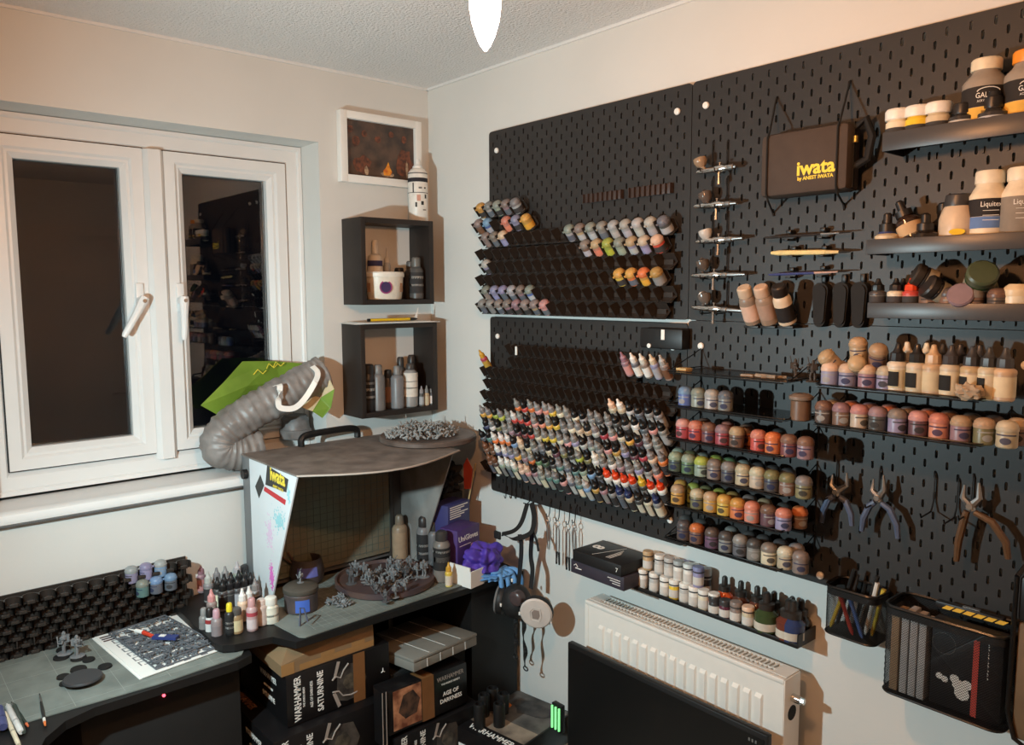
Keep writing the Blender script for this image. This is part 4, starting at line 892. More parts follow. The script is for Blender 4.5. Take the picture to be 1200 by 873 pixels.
sheet('bag_mouth',[E_,J,Kk,Oo,Qq],[(0,1,2,3,4)],BEI)
sheet('bag_corner',[Kk,Ll,Mm,wp(366,482,.06),Oo],[(0,1,2,3,4)],GRN)
sheet('bag_gusset',[Oo,wp(366,482,.06),wp(352,477,.05),wp(362,462,.04)],[(0,1,2,3)],BEI)
k=MB(); hpts=catmull([wp(322,452,.055),wp(328,452,.075),wp(326,470,.085),wp(329,478,.09),wp(345,478,.095),wp(358,466,.095),wp(370,446,.095),wp(372,436,.09),wp(366,429,.07)],6); k.strip(hpts,.017,.001,lambda i:Vector((-.2,.3,1)) if 8<i<36 else Vector((.1,1,.2))); k.build('white_handle',WHITE,t,smooth=0)
k=MB(); hpts=catmull([wp(356,425,-.03),wp(372,430,.03),wp(382,438,.06)],6); k.strip(hpts,.016,.001,(0,.6,1)); k.build('white_handle',WHITE,t,smooth=0)
k=MB(); pts=[(0,0),(.02,.01),(.045,.012),(.066,.006)]; 
for i,(px,py,s) in enumerate(((305,437,.02),(318,430,.014),(326,428,.014))):
    k.tube([wp(px-8*s/.02,py+2,-.066),wp(px-3,py-4,-.066),wp(px+3,py+1,-.066),wp(px+7,py-3,-.066)],.0014,5)
k.build('printed_squiggle',mat('yellow_lettering',srgb(240,214,70),.6),t)

# ================================================================== DESK WITH RACK
DZ=.81
WOODK=mat('black_desk_laminate',srgb(20,19,19),.5,var=.15,scale=10)
t=thing('desk','black desk along the window wall under the green cutting mat','desk',(0,0,0))
fx=.446
poly=[(.012,-2.2),(.50,-2.2),(.80,-1.62),(.80,-1.45),(.74,-1.40),(.66,-1.375),(.58,-1.355),(.51,-1.325),(.465,-1.28),(fx,-1.22),(fx,-.90),(.43,-.86),(.41,-.855),(.012,-.855)]
k=MB(); k.prism(poly,.020,Matrix.Translation((0,0,DZ-.0202))); k.build('desk_top',WOODK,t,smooth=0)
for x,y in ((.05,-.88),(.05,-2.1),(.45,-2.1)): MB().box((x-.02,y-.02,FL),(x+.02,y+.02,DZ-.029)).build('leg',WOODK,t,smooth=0)
MB().box((.02,-2.05,.35),(.035,-.92,DZ-.05)).build('back_panel',WOODK,t,smooth=0)
MZ=DZ+.003
# cutting mat with grid lines
k=MB(); mp=[(.066,-1.9),(.42,-1.9),(.420,-1.32),(.434,-1.08),(.424,-.90),(.418,-.88),(.40,-.868),(.066,-.860)]; k.prism(mp,.0028,Matrix.Translation((0,0,DZ+.0001)))
cm=k.build('cutting_mat',MATGR,smooth=0); tag(cm,'worn grey-green cutting mat covering the desk','cutting mat')
k=MB()
GL=mat('pale_grid_line',srgb(146,152,146),.8)
for i in range(11): y=-1.85+.1*i; k.box((.07,y,DZ+.0029),(.418,y+.0008,DZ+.00302)) if y<-.9 else None
for i in range(4): x=.1+.1*i; k.box((x,-1.88,DZ+.0029),(x+.0008,-.92,DZ+.00302))
k.build('grid_lines',GL,cm,smooth=0)
# black pot rack standing along the wall
def cup(pitch,rad,h):
    b=MB(); n=9; t_=.0016; vs=[];fs=[]
    for z in (0,h):
        for rr in (rad,rad+t_):
            for q in range(n):
                a=R(90+180*q/(n-1)); vs.append((rr*math.cos(a)*1.0,rr*math.sin(a),z))   # half pipe open to +X
    i=lambda zi,ri,q: zi*2*n+ri*n+q
    for q in range(n-1):
        fs+= [(i(0,1,q+1),i(0,1,q),i(1,1,q),i(1,1,q+1)),(i(0,0,q),i(0,0,q+1),i(1,0,q+1),i(1,0,q)),(i(1,1,q),i(1,0,q),i(1,0,q+1),i(1,1,q+1))]
    b.raw(vs,fs); b.box((-rad,-rad,0),(.004,rad,.0016)); b.box((.004,-.009,0),(.012,.009,.0085),.0005)
    for s in (-1,1): b.box((-.004,s*pitch/2-.0014,0),(.009,s*pitch/2+.0014,h))
    return b.mesh('rack_cup',PRN,smooth=50)
CUP=cup(.0372,.0162,.0195)
t=thing('pot_rack','black stepped pot rack standing along the window wall on the desk','paint rack',(.030,-.895,MZ))
NR=7
for r_ in range(NR):
    for c in range(19):
        y=-.0372*c-(.0186 if r_%2 else 0)
        o=link('rack_cup',CUP,t); o.location=(.030-.002*r_,y,.0005+.0208*r_)
MB().box((-.024,-.72,0),(-.0195,.02,.145)).build('back_plate',PRN,t,smooth=0)
RT_=(.030,-.895,MZ)
for i,(px,py,r_,pt,cp,ds) in enumerate(((155,668,6,'lavender','silver','leftmost back pot'),(172,664,6,'lavender','lavender','middle back pot'),(189,657,6,'skyblue','silver','right back pot'),(168,683,5,'teal','greygreen','leftmost front pot'),(184,678,5,'slate','skyblue','middle front pot'),(201,673,5,'slate','skyblue','right front pot'))):
    zz=MZ+.0025+.0208*(r_-1 if r_==5 else r_); X=.042 if r_==6 else .068
    P=at(px,py,'X',X+.01)
    pot('translucent %s pot on the desk rack, %s of six'%(say(cp),ds),pt,cp,loc=(X,P.y,zz-.012 if r_==6 else zz-.006),group='six blue pots on the desk rack',scale=1.0)
# papers, sprues, glue tube
def desk(px,py,z=MZ): return at(px,py,'Z',z)
pz=MZ+.0003
for i,dx in enumerate((0,.006)):
    cs=[desk(x,y,pz) for x,y in ((107.7,748.7),(163.5,796.7),(264.7,760),(203,721.7))]
    k=MB(); k.prism([(c.x+dx*.3,c.y+dx) for c in cs],.0018,Matrix.Translation((0,0,pz+.002*i)))
    o=k.build('instruction_sheet',PAPER,smooth=0); tag(o,['lower white printed sheet under the grey sprues','upper white printed sheet under the grey sprues'][i],'paper',group='printed sheets')
    if i==1:
        ux=(cs[1]-cs[0]); uy=(cs[3]-cs[0])
        Mx=Matrix(((ux.x,uy.x,0,cs[0].x),(ux.y,uy.y,0,cs[0].y+.006),(0,0,1,pz+.0039),(0,0,0,1)))
        q=MB(); rg=random.Random(5)
        for a in range(6):
            q.box((.18+.11*a,.10,0),(.255+.11*a,.115,.0002),0,Mx); q.box((.18+.11*a,.10,0),(.19+.11*a,.24,.0002),0,Mx); q.box((.245+.11*a,.14 if a%2 else .1,0),(.255+.11*a,.22,.0002),0,Mx)
        for a in range(3): q.box((.93,.3+.2*a,0),(.96,.38+.2*a,.0002),0,Mx)
        q.build('printed_marks',mat('grey_print',srgb(120,120,124),.8),o,smooth=0)['kind']='stuff'
        q=MB()
        for a in range(3): q.box((.05+.045*a,.03,0),(.075+.045*a,.16,.0002),0,Mx)
        q.build('printed_bars',mat('dark_print',srgb(76,50,54),.8),o,smooth=0)['kind']='stuff'
def sprue(label,corners,z,seed):
    cs=[desk(x,y,z) for x,y in corners]; ux=cs[1]-cs[0]; uy=cs[3]-cs[0]; ux.z=uy.z=0
    LX,LY=ux.length,uy.length
    M=frame(cs[0],ux,uy); M.translation.z=z
    rg=random.Random(seed); b=MB()
    r=.0021
    for a,c in (((0,0),(LX,0)),((LX,0),(LX,LY)),((LX,LY),(0,LY)),((0,LY),(0,0))): b.tube([(a[0],a[1],r),(c[0],c[1],r)],r,6,M=M)
    nx,ny=7,6
    for i in range(1,nx): b.tube([(LX*i/nx,0,r),(LX*i/nx,LY,r)],r*.75,5,M=M) if i%2==0 else None
    for j in range(1,ny): b.tube([(0,LY*j/ny,r),(LX,LY*j/ny,r)],r*.75,5,M=M) if j%2==0 else None
    for i in range(nx):
        for j in range(ny):
            cx,cy=LX*(i+.5)/nx,LY*(j+.5)/ny
            for q in range(5):
                a=rg.uniform(0,6.3); l=rg.uniform(.006,.014); x=cx+rg.uniform(-.007,.007); y=cy+rg.uniform(-.007,.007)
                b.tube([(x-l*math.cos(a),y-l*math.sin(a),r),(x+.3*l*math.sin(a),y,r*1.2),(x+l*math.cos(a),y+l*math.sin(a),r)],[r*.6,rg.uniform(.0020,.0038),r*.8],5,M=M)
    return tag(b.build('model_sprue',mat('sprue_grey',srgb(96,100,106),.45,var=.15,scale=60)),label,'model kit',group='grey sprues on the desk')
sprue('lower grey plastic model sprue lying on the printed sheets',((140,752),(183,785),(246,758),(196,727)),pz+.0045,1)
sprue('upper grey plastic model sprue with glue tube on top',((127.5,743.5),(183,778),(244.5,749.5),(187.5,719.5)),pz+.010,2)
gz=pz+.0185
a=desk(150,737,gz);b_=desk(168,741,gz);c_=desk(180,746,gz);d_=desk(208,747,gz)
t=thing('glue_tube','white, red and blue glue tube lying on the sprues','glue tube',(0,0,0))
MB().tube([a,a.lerp(b_,.5)],[.0012,.0022],8).build('nozzle',WHITE,t); MB().tube([a.lerp(b_,.5),b_],[.0052,.0056],10).build('collar',WHITE,t)
MB().tube([b_,c_],[.0058,.0045],10).build('red_neck',mat('red_plastic',srgb(206,66,44),.4),t)
k=MB(); k.strip([c_,c_.lerp(d_,.3),c_.lerp(d_,.7),d_],.019,.007,(d_-c_).cross(Vector((0,0,1)))); k.build('blue_body',mat('blue_foil',srgb(52,64,120),.35),t)
k=MB(); m_=c_.lerp(d_,.4); k.strip([c_.lerp(d_,.25)+Vector((0,0,.0038)),c_.lerp(d_,.5)+Vector((0,0,.0038))],.012,.0008,(d_-c_).cross(Vector((0,0,1)))); k.build('white_print_patch',WHITE,t)
# bases
def disc(label,px,py,r,z,tilt=(0,0,0)):
    P=desk(px,py,z); k=MB(); k.lathe([(r,0),(r,.001),(r*.95,.0045)],28); o=k.build('plastic_disc',mat('lit_black_disc',srgb(58,58,60),.5) if r>.03 else BLKM,loc=(P.x,P.y,z+.0002),rot=tilt); tag(o,label,'disc',group='black round bases'); return o  # large base painted paler as its lit top, small ones dark as shaded hollows
disc('large black round model base lying on the cutting mat',97,795,.042,MZ+.0105)
disc('small black base lying right of the large base',123,782,.016,MZ)
disc('small black base half under the large base, upper left',74,794,.014,MZ)
disc('small black base half under the large base, lower left',76,802,.012,MZ)
disc('black base under the large base, top',92,785,.018,MZ); disc('black base left below the grey figures',72,771,.0185,MZ)
disc('black base right below the grey figures',92,772,.018,MZ); disc('black base behind the grey figures',74,762,.016,MZ); disc('black base right of the grey figures',104,774,.014,MZ)
rg=random.Random(11)
for i,(px,py,s) in enumerate(((76,766,.020),(91,769,.019))):
    P=desk(px,py,MZ+.005); b=MB(); mini_soldier(b,0,0,0,s,rg); b.tube([(-.006,.006,.02),(.0,.012,.033),(.016,.014,.031)],.0014,5); tag(b.build('miniature_figure',GREYM,loc=(P.x,P.y,MZ+.0052)),'unpainted grey miniature on black base on the desk, %s one'%('left' if i==0 else 'right'),'figurine',group='desk miniatures')
# brushes lying at the near corner
for i,(a,b_,c1,tip,lb) in enumerate((((13,822),(33,851),C(40,50,44),C(214,110,70),'green-black paintbrush with orange tip, left of two'),((46,812),(53,850),C(34,36,36),C(224,120,60),'black paintbrush with white and orange tip, right of two'))):
    A=desk(*a,MZ+.004);B=desk(*b_,MZ+.004); d_=B-A
    t=thing('paint_brush',lb+' at the near desk corner','brush',A,group='brushes on the desk')
    MB().tube([d_*0,d_*.08],[.0004,.0016],6).build('bristles',BLKM,t); MB().tube([d_*.08,d_*.3],[.0017,.0022],8).build('ferrule',STEEL,t)
    MB().tube([d_*.3,d_*.55,d_*.8],[.0023,.0034,.0028],8).build('handle',PAINT,t,color=c1); MB().tube([d_*.8,d_*.9],.003,8).build('white_band',PAINT,t,color=c1 if i==0 else C(226,222,214)); MB().tube([d_*.9,d_],[.003,.0018],8).build('handle_tip',PAINT,t,color=tip)
for i,(a,b_,r,c,nm,lb) in enumerate((((8,825),(25,858),.006,C(214,212,208),'marker_pen','white marker pen at the near left desk corner'),((4,832),(22,873),.0045,C(222,208,180),'sculpting_tool','cream wooden sculpting tool at the near left desk corner'),((-2,828),(4,852),.009,C(70,76,120),'paint_tube','blue tube at the left image edge on the desk'),((16,824),(28,858),.0045,C(70,78,72),'craft_knife','grey-green craft knife beside the white marker'))):
    A=desk(*a,MZ+r+.001);B=desk(*b_,MZ+r+.001); k=MB(); d_=(B-A); k.tube([A,A+d_*.06,A+d_*.1,A+d_*.94,B],[r*.3,r*.5,r,r,r*.85],10); o=k.build(nm,PAINT,color=c); tag(o,lb,'tool')
    MB().tube([A+d_*.62,A+d_*.66],r*1.06,10).build('ring',PAINT,o,color=tuple(x*.6 for x in c))

# ================================================================== CORNER TABLE, BOOTH
TZ=.835
t=thing('corner_table','black corner table carrying the spray booth','table',(0,0,0))
TX=at(353,748,'Z',.838).x+.006
poly=[(.004,-.004),(.004,-.925),(.36,-.925),(.385,-.915),(.40,-.89),(.42,-.80),(TX,-.768),(TX,-.004)]
k=MB(); k.prism(poly[::1] if 0 else poly[::-1][::-1],.018,Matrix.Translation((0,0,TZ-.018)))
k.build('table_top',WOODK,t,smooth=0)
MB().box((.03,-.2,FL),(.475,-.018,TZ-.0185)).build('side_cabinet',WOODK,t,smooth=0)
MB().box((.02,-.80,FL),(.06,-.76,TZ-.0185)).build('leg',WOODK,t,smooth=0); 
MB().box((.004,-.76,.45),(.018,-.21,TZ-.05)).build('back_panel',WOODK,t,smooth=0)
MB().box((.30,-.921,DZ+.0032),(.315,-.912,TZ-.0185)).build('riser_foot',BLK,t,smooth=0)
m2=[at(353,748,'Z',TZ+.003),at(553,682,'Z',TZ+.003)]
k=MB(); k.prism([(.12,-.73),(.30,-.772),(m2[0].x-.012,m2[0].y),(m2[0].x,m2[0].y+.012),(m2[1].x,m2[1].y),(.12,m2[1].y-.03)],.0025,Matrix.Translation((0,0,TZ+.0002)))
o=tag(k.build('cutting_mat',MATGR,smooth=0),'grey-green cutting mat under the miniatures in the spray booth','cutting mat')
k=MB(); 
for i in range(22): y=-.70+.023*i; k.box((.16,y,TZ+.0027),(m2[0].x-.02,y+.0006,TZ+.0029))
for i in range(13): x=.17+.023*i; k.box((x,-.70,TZ+.0027),(x+.0006,-.22,TZ+.0029))
k.build('grid_lines',GL,o,smooth=0)
BZ=TZ+.0032
BTOP=1.238
GREYP=mat('grey_booth_plastic',srgb(116,117,118),.5,var=.12,scale=8); DIRT=mat('overspray_stained_plastic',srgb(132,122,115),.55,col2=srgb(100,90,84),scale=16,bump=.15,bscale=40)
BWH=mat('booth_white_panel',srgb(222,226,228),.4,var=.05,scale=8); BGR=mat('booth_inner_panel',srgb(150,148,144),.5,col2=srgb(112,108,104),scale=7)
t=thing('spray_booth','portable spray booth with white side panel and brown-stained top','spray booth',(0,0,0))
yl,yr=-.712,-.205; xb,xi,xf=.042,.110,.405
MB().box((xb,yl,BZ),(xi-.012,yr,BTOP-.004),.004).build('fan_box',GREYP,t)
k=MB(); k.cyl((.075,yl,1.185),(.075,yl-.014,1.185),.014,n=16); k.build('latch_knob',BLK,t)
FILT=mat('grid_filter',srgb(112,128,118),.8,col2=srgb(116,96,72),scale=5,bump=.3)
fl=MB().box((xi-.0115,yl+.02,BZ+.02),(xi,yr-.05,BTOP-.02)).build('filter_panel',FILT,t,smooth=0)
k=MB()
for i in range(20): y=yl+.03+.0225*i; k.box((xi+.0001,y,BZ+.03),(xi+.0012,y+.0012,BTOP-.03))
for i in range(16): z=BZ+.035+.0225*i; k.box((xi+.0001,yl+.025,z),(xi+.0014,yr-.055,z+.0012))
k.build('filter_grid',mat('filter_wire',srgb(90,100,92),.7),fl,smooth=0)
k=MB(); k.box((xi-.0115,yr-.048,BZ),(xi+.004,yr-.036,BTOP-.006)); k.box((xi-.0115,yr-.034,BZ),(xi+.002,yr-.006,BTOP-.006)); k.build('filter_frame',mat('dark_booth_frame',srgb(66,60,56),.5),t,smooth=0)
# side panels: wide at the top, narrow at the foot
for y,nm,m in ((yl,'side_panel',BWH),(yr-.004,'side_panel',BGR)):
    k=MB(); k.prism([(xi-.014,BZ),(.215,BZ),(xf,BTOP-.004),(xi-.014,BTOP-.004)],.004,frame((0,y+.004,0),(1,0,0),(0,0,1))); sp=k.build(nm,m,t,smooth=0)
    if y==yl: left_panel=sp
# top with bowed front edge
top=[(xb,yl-.002),(xf+.002,yl-.002)]
for i in range(1,12):
    u=i/12; top.append((xf+.02*u+.115*math.sin(math.pi*u)*(1-.25*u),yl+(yr-yl)*u))
top+=[(xf+.02,yr+.004),(xb,yr+.004)]
k=MB(); k.prism(top,.005,Matrix.Translation((0,0,BTOP-.0035))); k.build('top_panel',DIRT,t,smooth=0)
k=MB(); k.tube([Vector((x,y,BTOP-.001)) for x,y in top[1:-1]],.0028,6); k.build('top_edge_bead',mat('pale_edge',srgb(176,166,156),.5),t)
pa=at(353,523,'Z',BTOP+.003); pb=at(419,512,'Z',BTOP+.003)
k=MB(); k.tube(catmull([pa,pa+Vector((0,.002,.022)),pa.lerp(pb,.12)+Vector((0,0,.032)),pa.lerp(pb,.5)+Vector((0,0,.034)),pa.lerp(pb,.88)+Vector((0,0,.032)),pb+Vector((0,-.002,.022)),pb],6),.0105,8); k.build('carry_handle',BLK,t)
pc=at(338,515,'Z',BTOP+.002); k=MB(); k.lathe([(.048,0),(.05,.004),(.05,.028),(.046,.03),(.042,.05),(.044,.062),(.036,.074)],22,Matrix.Translation((pc.x-.02,pc.y+.035,BTOP+.002))); k.build('duct_collar',mat('dusty_grey_duct',srgb(132,130,130),.45,col2=srgb(96,90,86),scale=20,bump=.5,bscale=50),t)
# sticker, lettering and overspray on the left panel (plane y = yl)
def onpanel(px,py): return at(px,py,'Y',yl-.0003)
STK=mat('dark_sticker',srgb(48,48,46),.5); REDP=mat('red_print',srgb(196,50,56),.6)
def pquad(pts,m,name,th=.0003,parent=None):
    P=[onpanel(*p) for p in pts]; k=MB(); k.prism([(p.x,p.z) for p in P][::-1] if 0 else [(p.x,p.z) for p in P],th,frame((0,yl-.0001,0),(1,0,0),(0,0,1))); return k.build(name,m,parent or left_panel,smooth=0)
pquad([(311,568),(335.5,577),(338,562),(313,545)][::1],STK,'sticker'); pquad([(309,575),(334,592),(335,586),(310,570)],REDP,'red_strip'); pquad([(299,570),(303.5,584),(309.5,569),(305,556)],STK,'diamond_logo')
p=onpanel(324.5,560); q=onpanel(335,568)-onpanel(313,552)
text('iwata',.052,mat('yellow_lettering',srgb(240,214,70),.6),left_panel,frame((p.x+.004,yl-.0009,p.z+.003),(q.x,0,q.z*.2),(0,0,1)),bold=.0016,sx=.85)
text('ANEST IWATA',.012,mat('yellow_lettering',srgb(240,214,70),.6),left_panel,frame((p.x+.006,yl-.0009,p.z-.028),(q.x,0,q.z*.2),(0,0,1)),sx=.85)
def spray(px,py,rx,rz,m,n,seed):
    rg=random.Random(seed); c=onpanel(px,py); k=MB()
    for i in range(n):
        a=rg.uniform(0,6.3); d=min(1.6,abs(rg.gauss(0,.5))); x=c.x+rx*d*math.cos(a); z=c.z+rz*d*math.sin(a); r=.0034*(1.2-.65*d)
        if r<.0006: continue
        k.prism([(x+r*math.cos(R(s)),z+r*math.sin(R(s))*1.3) for s in range(0,360,60)],.0002+.00001*i%.0002,frame((0,yl-.0002-.000002*i,0),(1,0,0),(0,0,1)))
    k.build('overspray',m,left_panel,smooth=0)['kind']='stuff'
spray(318.5,676,.016,.040,mat('pink_overspray',srgb(222,120,196),.8),240,1); spray(327,610,.045,.038,mat('aqua_overspray',srgb(158,208,214),.8),150,2); spray(316,625,.03,.06,mat('pale_pink_overspray',srgb(224,200,220),.8),130,3); spray(338,580,.012,.035,mat('aqua_overspray',srgb(158,208,214),.8),25,4)

# round board with plastic bits on top of the booth
dc=at(497,513,'Z',BTOP+.012); 
k=MB(); k.lathe([(.150,0),(.155,.003),(.155,.014),(.150,.018),(.14,.018)],40); rb=k.build('round_board',mat('brown_turntable',srgb(110,96,88),.5,col2=srgb(74,62,56),scale=14),loc=(.228,-.178,BTOP+.0018)); tag(rb,'brown round board lying on the spray booth top','turntable')
def spiky(cx,cy,cz,rx,ry,h,n,seed,s=.012):
    rg=random.Random(seed); b=MB()
    for i in range(n):
        a=rg.uniform(0,6.3); d=math.sqrt(rg.random()); x=cx+rx*d*math.cos(a); y=cy+ry*d*math.sin(a); z=cz+h*(1-d*d)*rg.random()
        v=Vector((rg.uniform(-1,1),rg.uniform(-1,1),rg.uniform(0,1.1))).normalized()*s*rg.uniform(.6,1.5)
        p=Vector((x,y,z+.003)); b.tube([p,p+v*.5+Vector((rg.uniform(-.3,.3)*s,0,rg.uniform(0,.3)*s)),p+v],[rg.uniform(.0012,.0032),rg.uniform(.0016,.0042),.0012],5)
    return b
b=spiky(.232,-.20,BTOP+.0202,.10,.125,.040,460,4,.014); b.tube([(.2,-.24,BTOP+.03),(.19,-.235,BTOP+.085)],.0012,5); b.tube([(.25,-.13,BTOP+.03),(.25,-.125,BTOP+.075)],.0015,5)
o=tag(b.build('plastic_offcuts',mat('pale_grey_plastic',srgb(150,151,150),.5,var=.15,scale=60)),'heap of grey plastic model offcuts on the round board','model parts',kind='stuff')
# round tray of miniatures inside the booth
k=MB(); k.lathe([(.145,0),(.150,.004),(.150,.020),(.144,.0205),(.140,.012),(.02,.0115)],40); ry_=k.build('round_tray',mat('stained_wood_tray',srgb(96,74,66),.5,col2=srgb(70,58,62),scale=12),loc=(.292,-.385,BZ)); tag(ry_,'brown round tray of grey miniatures inside the booth','tray')
tz=BZ+.0118; rg=random.Random(21)
TM=((412,676,.0145),(417,666,.013),(427,670,.014),(433,676,.0125),(441,690,.011),(448,684,.0115),(461,675,.0125),(468,666,.013),(476,672,.0125),(480,660,.0125),(489,668,.012),(497,668,.0145),(452,697,.010),(463,692,.0105),(474,686,.0105),(458,660,.012))
for i,(px,py,s) in enumerate(TM):
    P=at(px,py+8,'Z',tz); b=MB(); mini_soldier(b,0,0,0,s*1.3,rg); 
    if i%3==0: b.tube([(-.008,.004,.02),(.006,.01,.034),(.02,.012,.05)],.0011,5); 
    tag(b.build('miniature_figure',GREYM if i%4 else mat('dark_grey_plastic',srgb(84,84,86),.5),loc=(P.x,P.y,tz)),'unpainted grey miniature on the round tray, %s from left'%ORD[1+sorted(q[0] for q in TM).index(px)],'figurine',group='grey miniatures crowded on the round tray')
b=spiky(.30,-.37,tz,.085,.09,.018,150,9,.014); tag(b.build('plastic_offcuts',GREYM),'loose grey model parts scattered among the tray miniatures','model parts',kind='stuff')
for i,(px,py) in enumerate(((389,708),(399,704),(404,710))):
    P=at(px,py,'Z',BZ); b=spiky(0,0,0,.016,.014,.012,26,30+i,.012); tag(b.build('miniature_parts',GREYM,loc=(P.x,P.y,BZ)),'small grey model lying on the booth mat before the tray, %s of three'%['left','right','front'][i],'model parts',group='loose models before the tray')
# two dark pots inside the booth
P=at(348,722,'Z',BZ); 
t2=thing('water_pot','dark jar with lid and blue patch inside the booth, nearer one','pot',(P.x-.035,P.y+.03,BZ))
DK=mat('paint_stained_pot',srgb(62,58,60),.45,col2=srgb(86,74,72),scale=20)
MB().lathe([(.040,0),(.045,.004),(.046,.05),(.043,.054)],24).build('jar_body',DK,t2); MB().lathe([(.047,.0545),(.048,.056),(.048,.066),(.04,.072),(.015,.076)],24).build('lid',mat('dusty_lid',srgb(82,76,68),.6,var=.2,scale=30),t2)
bp=MB(); vs=[];fs=[]
for i in range(5):
    a=R(-25+12*i-20); vs+=[(.0468*math.cos(a),.0468*math.sin(a),.008),(.0468*math.cos(a),.0468*math.sin(a),.042)]
for i in range(4): fs.append((2*i,2*i+2,2*i+3,2*i+1))
bp.raw(vs,fs); bp.build('blue_patch',mat('blue_paint',srgb(70,104,190),.5),t2)
b=MB(); mini_soldier(b,0,0,0,.011,rg); b.tube([(-.01,0,.024),(.0,.004,.04)],.001,5); tag(b.build('miniature_figure',GREYM,loc=(P.x-.035,P.y+.03,BZ+.0765)),'grey miniature standing on the dark jar lid','figurine')
b=MB(); b.tube([(0,0,.0),(-.004,.003,.045),(.012,.006,.048),(.02,.012,.012)],.0022,6); b.tube([(.004,-.004,.0),(.002,0,.046)],.002,6); q=at(352,733,'Z',BZ); tag(b.build('wire_stand',mat('slate_wire',srgb(84,90,108),.4),loc=(q.x,q.y,BZ+.001)),'bent slate wire stand leaning against the dark jar','stand')
P=at(362,690,'Z',BZ)
t2=thing('water_pot','dark purple-blue bowl pot deeper inside the booth','pot',(P.x-.05,P.y+.02,BZ))
MB().lathe([(.034,0),(.046,.010),(.052,.035),(.047,.062),(.042,.078),(.038,.078),(.042,.06),(.044,.03),(.03,.008)],24).build('bowl',DK,t2)
k=MB(); vs=[];fs=[]
for i in range(6):
    a=R(-60+14*i); vs+=[(.0532*math.cos(a),.0532*math.sin(a),.032),(.0485*math.cos(a),.0485*math.sin(a),.060)]
for i in range(5): fs.append((2*i,2*i+2,2*i+3,2*i+1))
k.raw(vs,fs); k.build('blue_patch',mat('violet_blue_paint',srgb(96,98,160),.5),t2)
for i in range(2):
    k=MB(); k.tube([(0.0,-.01+.02*i,.02),(-.02,-.05-.03*i,.10)],.0028,6); k.build('brush_stick',mat('dark_wood',srgb(92,66,50),.6),t2)
# bottles at the right inside the booth
def bboth(name,lb,px,py,h,r,bc,cc,lab=None,caph=.2,capr=.6,nozzle=False,m=None):
    h*=1.12; r*=1.1; P=at(px,py,'Z',BZ); hb=h*(1-caph)
    cap=[(r*capr,hb*.99),(r*capr*1.05,hb+.002),(r*capr,h*.96),(r*capr*.7,h)]
    return lathe_bottle(name,lb,'bottle',P.x,P.y,BZ,[(r*.9,0),(r,.003),(r,hb*.88),(r*.85,hb*.95),(r*capr*.9,hb)],cap,bc,cc,[(r+.0004,a*hb,b*hb,c) for a,b,c in (lab or [])],m and m)
bboth('spray_can','tan spray can standing at the back right inside the booth',469,656,.135,.0225,C(150,130,108),C(128,112,96),[(.1,.8,C(166,142,116))],.2,.55)
bboth('primer_bottle','grey bottle with dark cap behind the labelled one in the booth',486,652,.140,.020,C(118,120,120),C(56,54,52),None,.2,.7)
bboth('primer_bottle','grey bottle with black and white label inside the booth',497,661,.140,.0205,C(120,120,122),C(52,50,50),[(.15,.82,C(44,44,46)),(.5,.56,C(210,208,204)),(.3,.36,C(210,208,204))],.2,.7)
bboth('primer_bottle','slim grey bottle between the two black-labelled bottles',509,662,.128,.018,C(112,112,114),C(60,56,54),None,.2,.6)
bboth('primer_bottle','large grey bottle with black picture label before the glove box',518,680,.138,.0235,C(122,116,110),C(62,58,56),[(.30,.84,C(40,38,38)),(.72,.77,C(220,216,210)),(.5,.62,C(120,116,112))],.18,.7)
P=at(526,687,'Z',BZ); o=dropper('yellow-capped dropper bottle beside the picture-label bottle','yellow','amber','cream',loc=(P.x,P.y,BZ)); o.scale=(1.0,1.0,1.0)
# gloves and boxes at the right end of the table
def tableP(px,py): return at(px,py,'Z',TZ)
p=tableP(556,676)
PUR=mat('purple_box',srgb(74,52,110),.5,var=.1); NAV=mat('navy_box',srgb(58,58,110),.5,var=.1)
WH=mat('white_print',srgb(236,234,228),.7)
t=thing('glove_box','purple glove box with white lettering standing at the table corner','box',(.40,-.150,TZ+.0003),(0,0,R(14)))
MB().box((-.07,-.055,0),(0,.055,.150),.001).build('carton',PUR,t)
text('UniGloves',.024,WH,t,frame((.0006,-.002,.120),(0,1,0),(0,0,1)),'lettering',sx=.95,bold=.0004)
MB().box((.0002,-.045,.098),(.0006,.01,.1),0).build('print_line',WH,t); MB().box((.0002,.01,.088),(.0006,.045,.096),0).build('print_patch',mat('pink_print',srgb(190,140,170),.7),t)
t=thing('glove_box','navy glove box with rows of white print behind the purple one','box',(.318,-.125,TZ+.0003),(0,0,R(14)))
MB().box((-.07,-.055,0),(0,.055,.205),.001).build('carton',NAV,t)
for i in range(6): MB().box((.0002,-.045,.195-.007*i),(.0006,.045-.018*(i%3),.1985-.007*i),0).build('print_line',WH,t)
def crumple(rx,ry,rz,seed,amp=.35,sub=5):
    bm=bmesh.new(); bmesh.ops.create_icosphere(bm,subdivisions=sub,radius=1); rg=random.Random(seed); ph=[rg.uniform(0,6) for _ in range(6)]
    for v in bm.verts:
        c=v.co; f=1+amp*(.5*math.sin(5*c.x+ph[0])*math.cos(4*c.y+ph[1])+.35*math.sin(9*c.z+ph[2]+3*c.x)+.3*math.sin(11*c.y+ph[3])*math.sin(8*c.x+ph[4])+.22*abs(math.sin(7*c.x+5*c.z+ph[5]))-.3*abs(math.sin(8*c.y-5*c.z+ph[2])))
        v.co=Vector((c.x*rx,c.y*ry,max(-.85,c.z)*rz))*f
    bm.verts.index_update(); b=MB(); b.raw([v.co for v in bm.verts],[[v.index for v in f.verts] for f in bm.faces]); bm.free(); return b
t=thing('open_carton','open white carton holding purple gloves at the table corner','box',(.455,-.150,TZ+.0003),(0,0,R(10)))
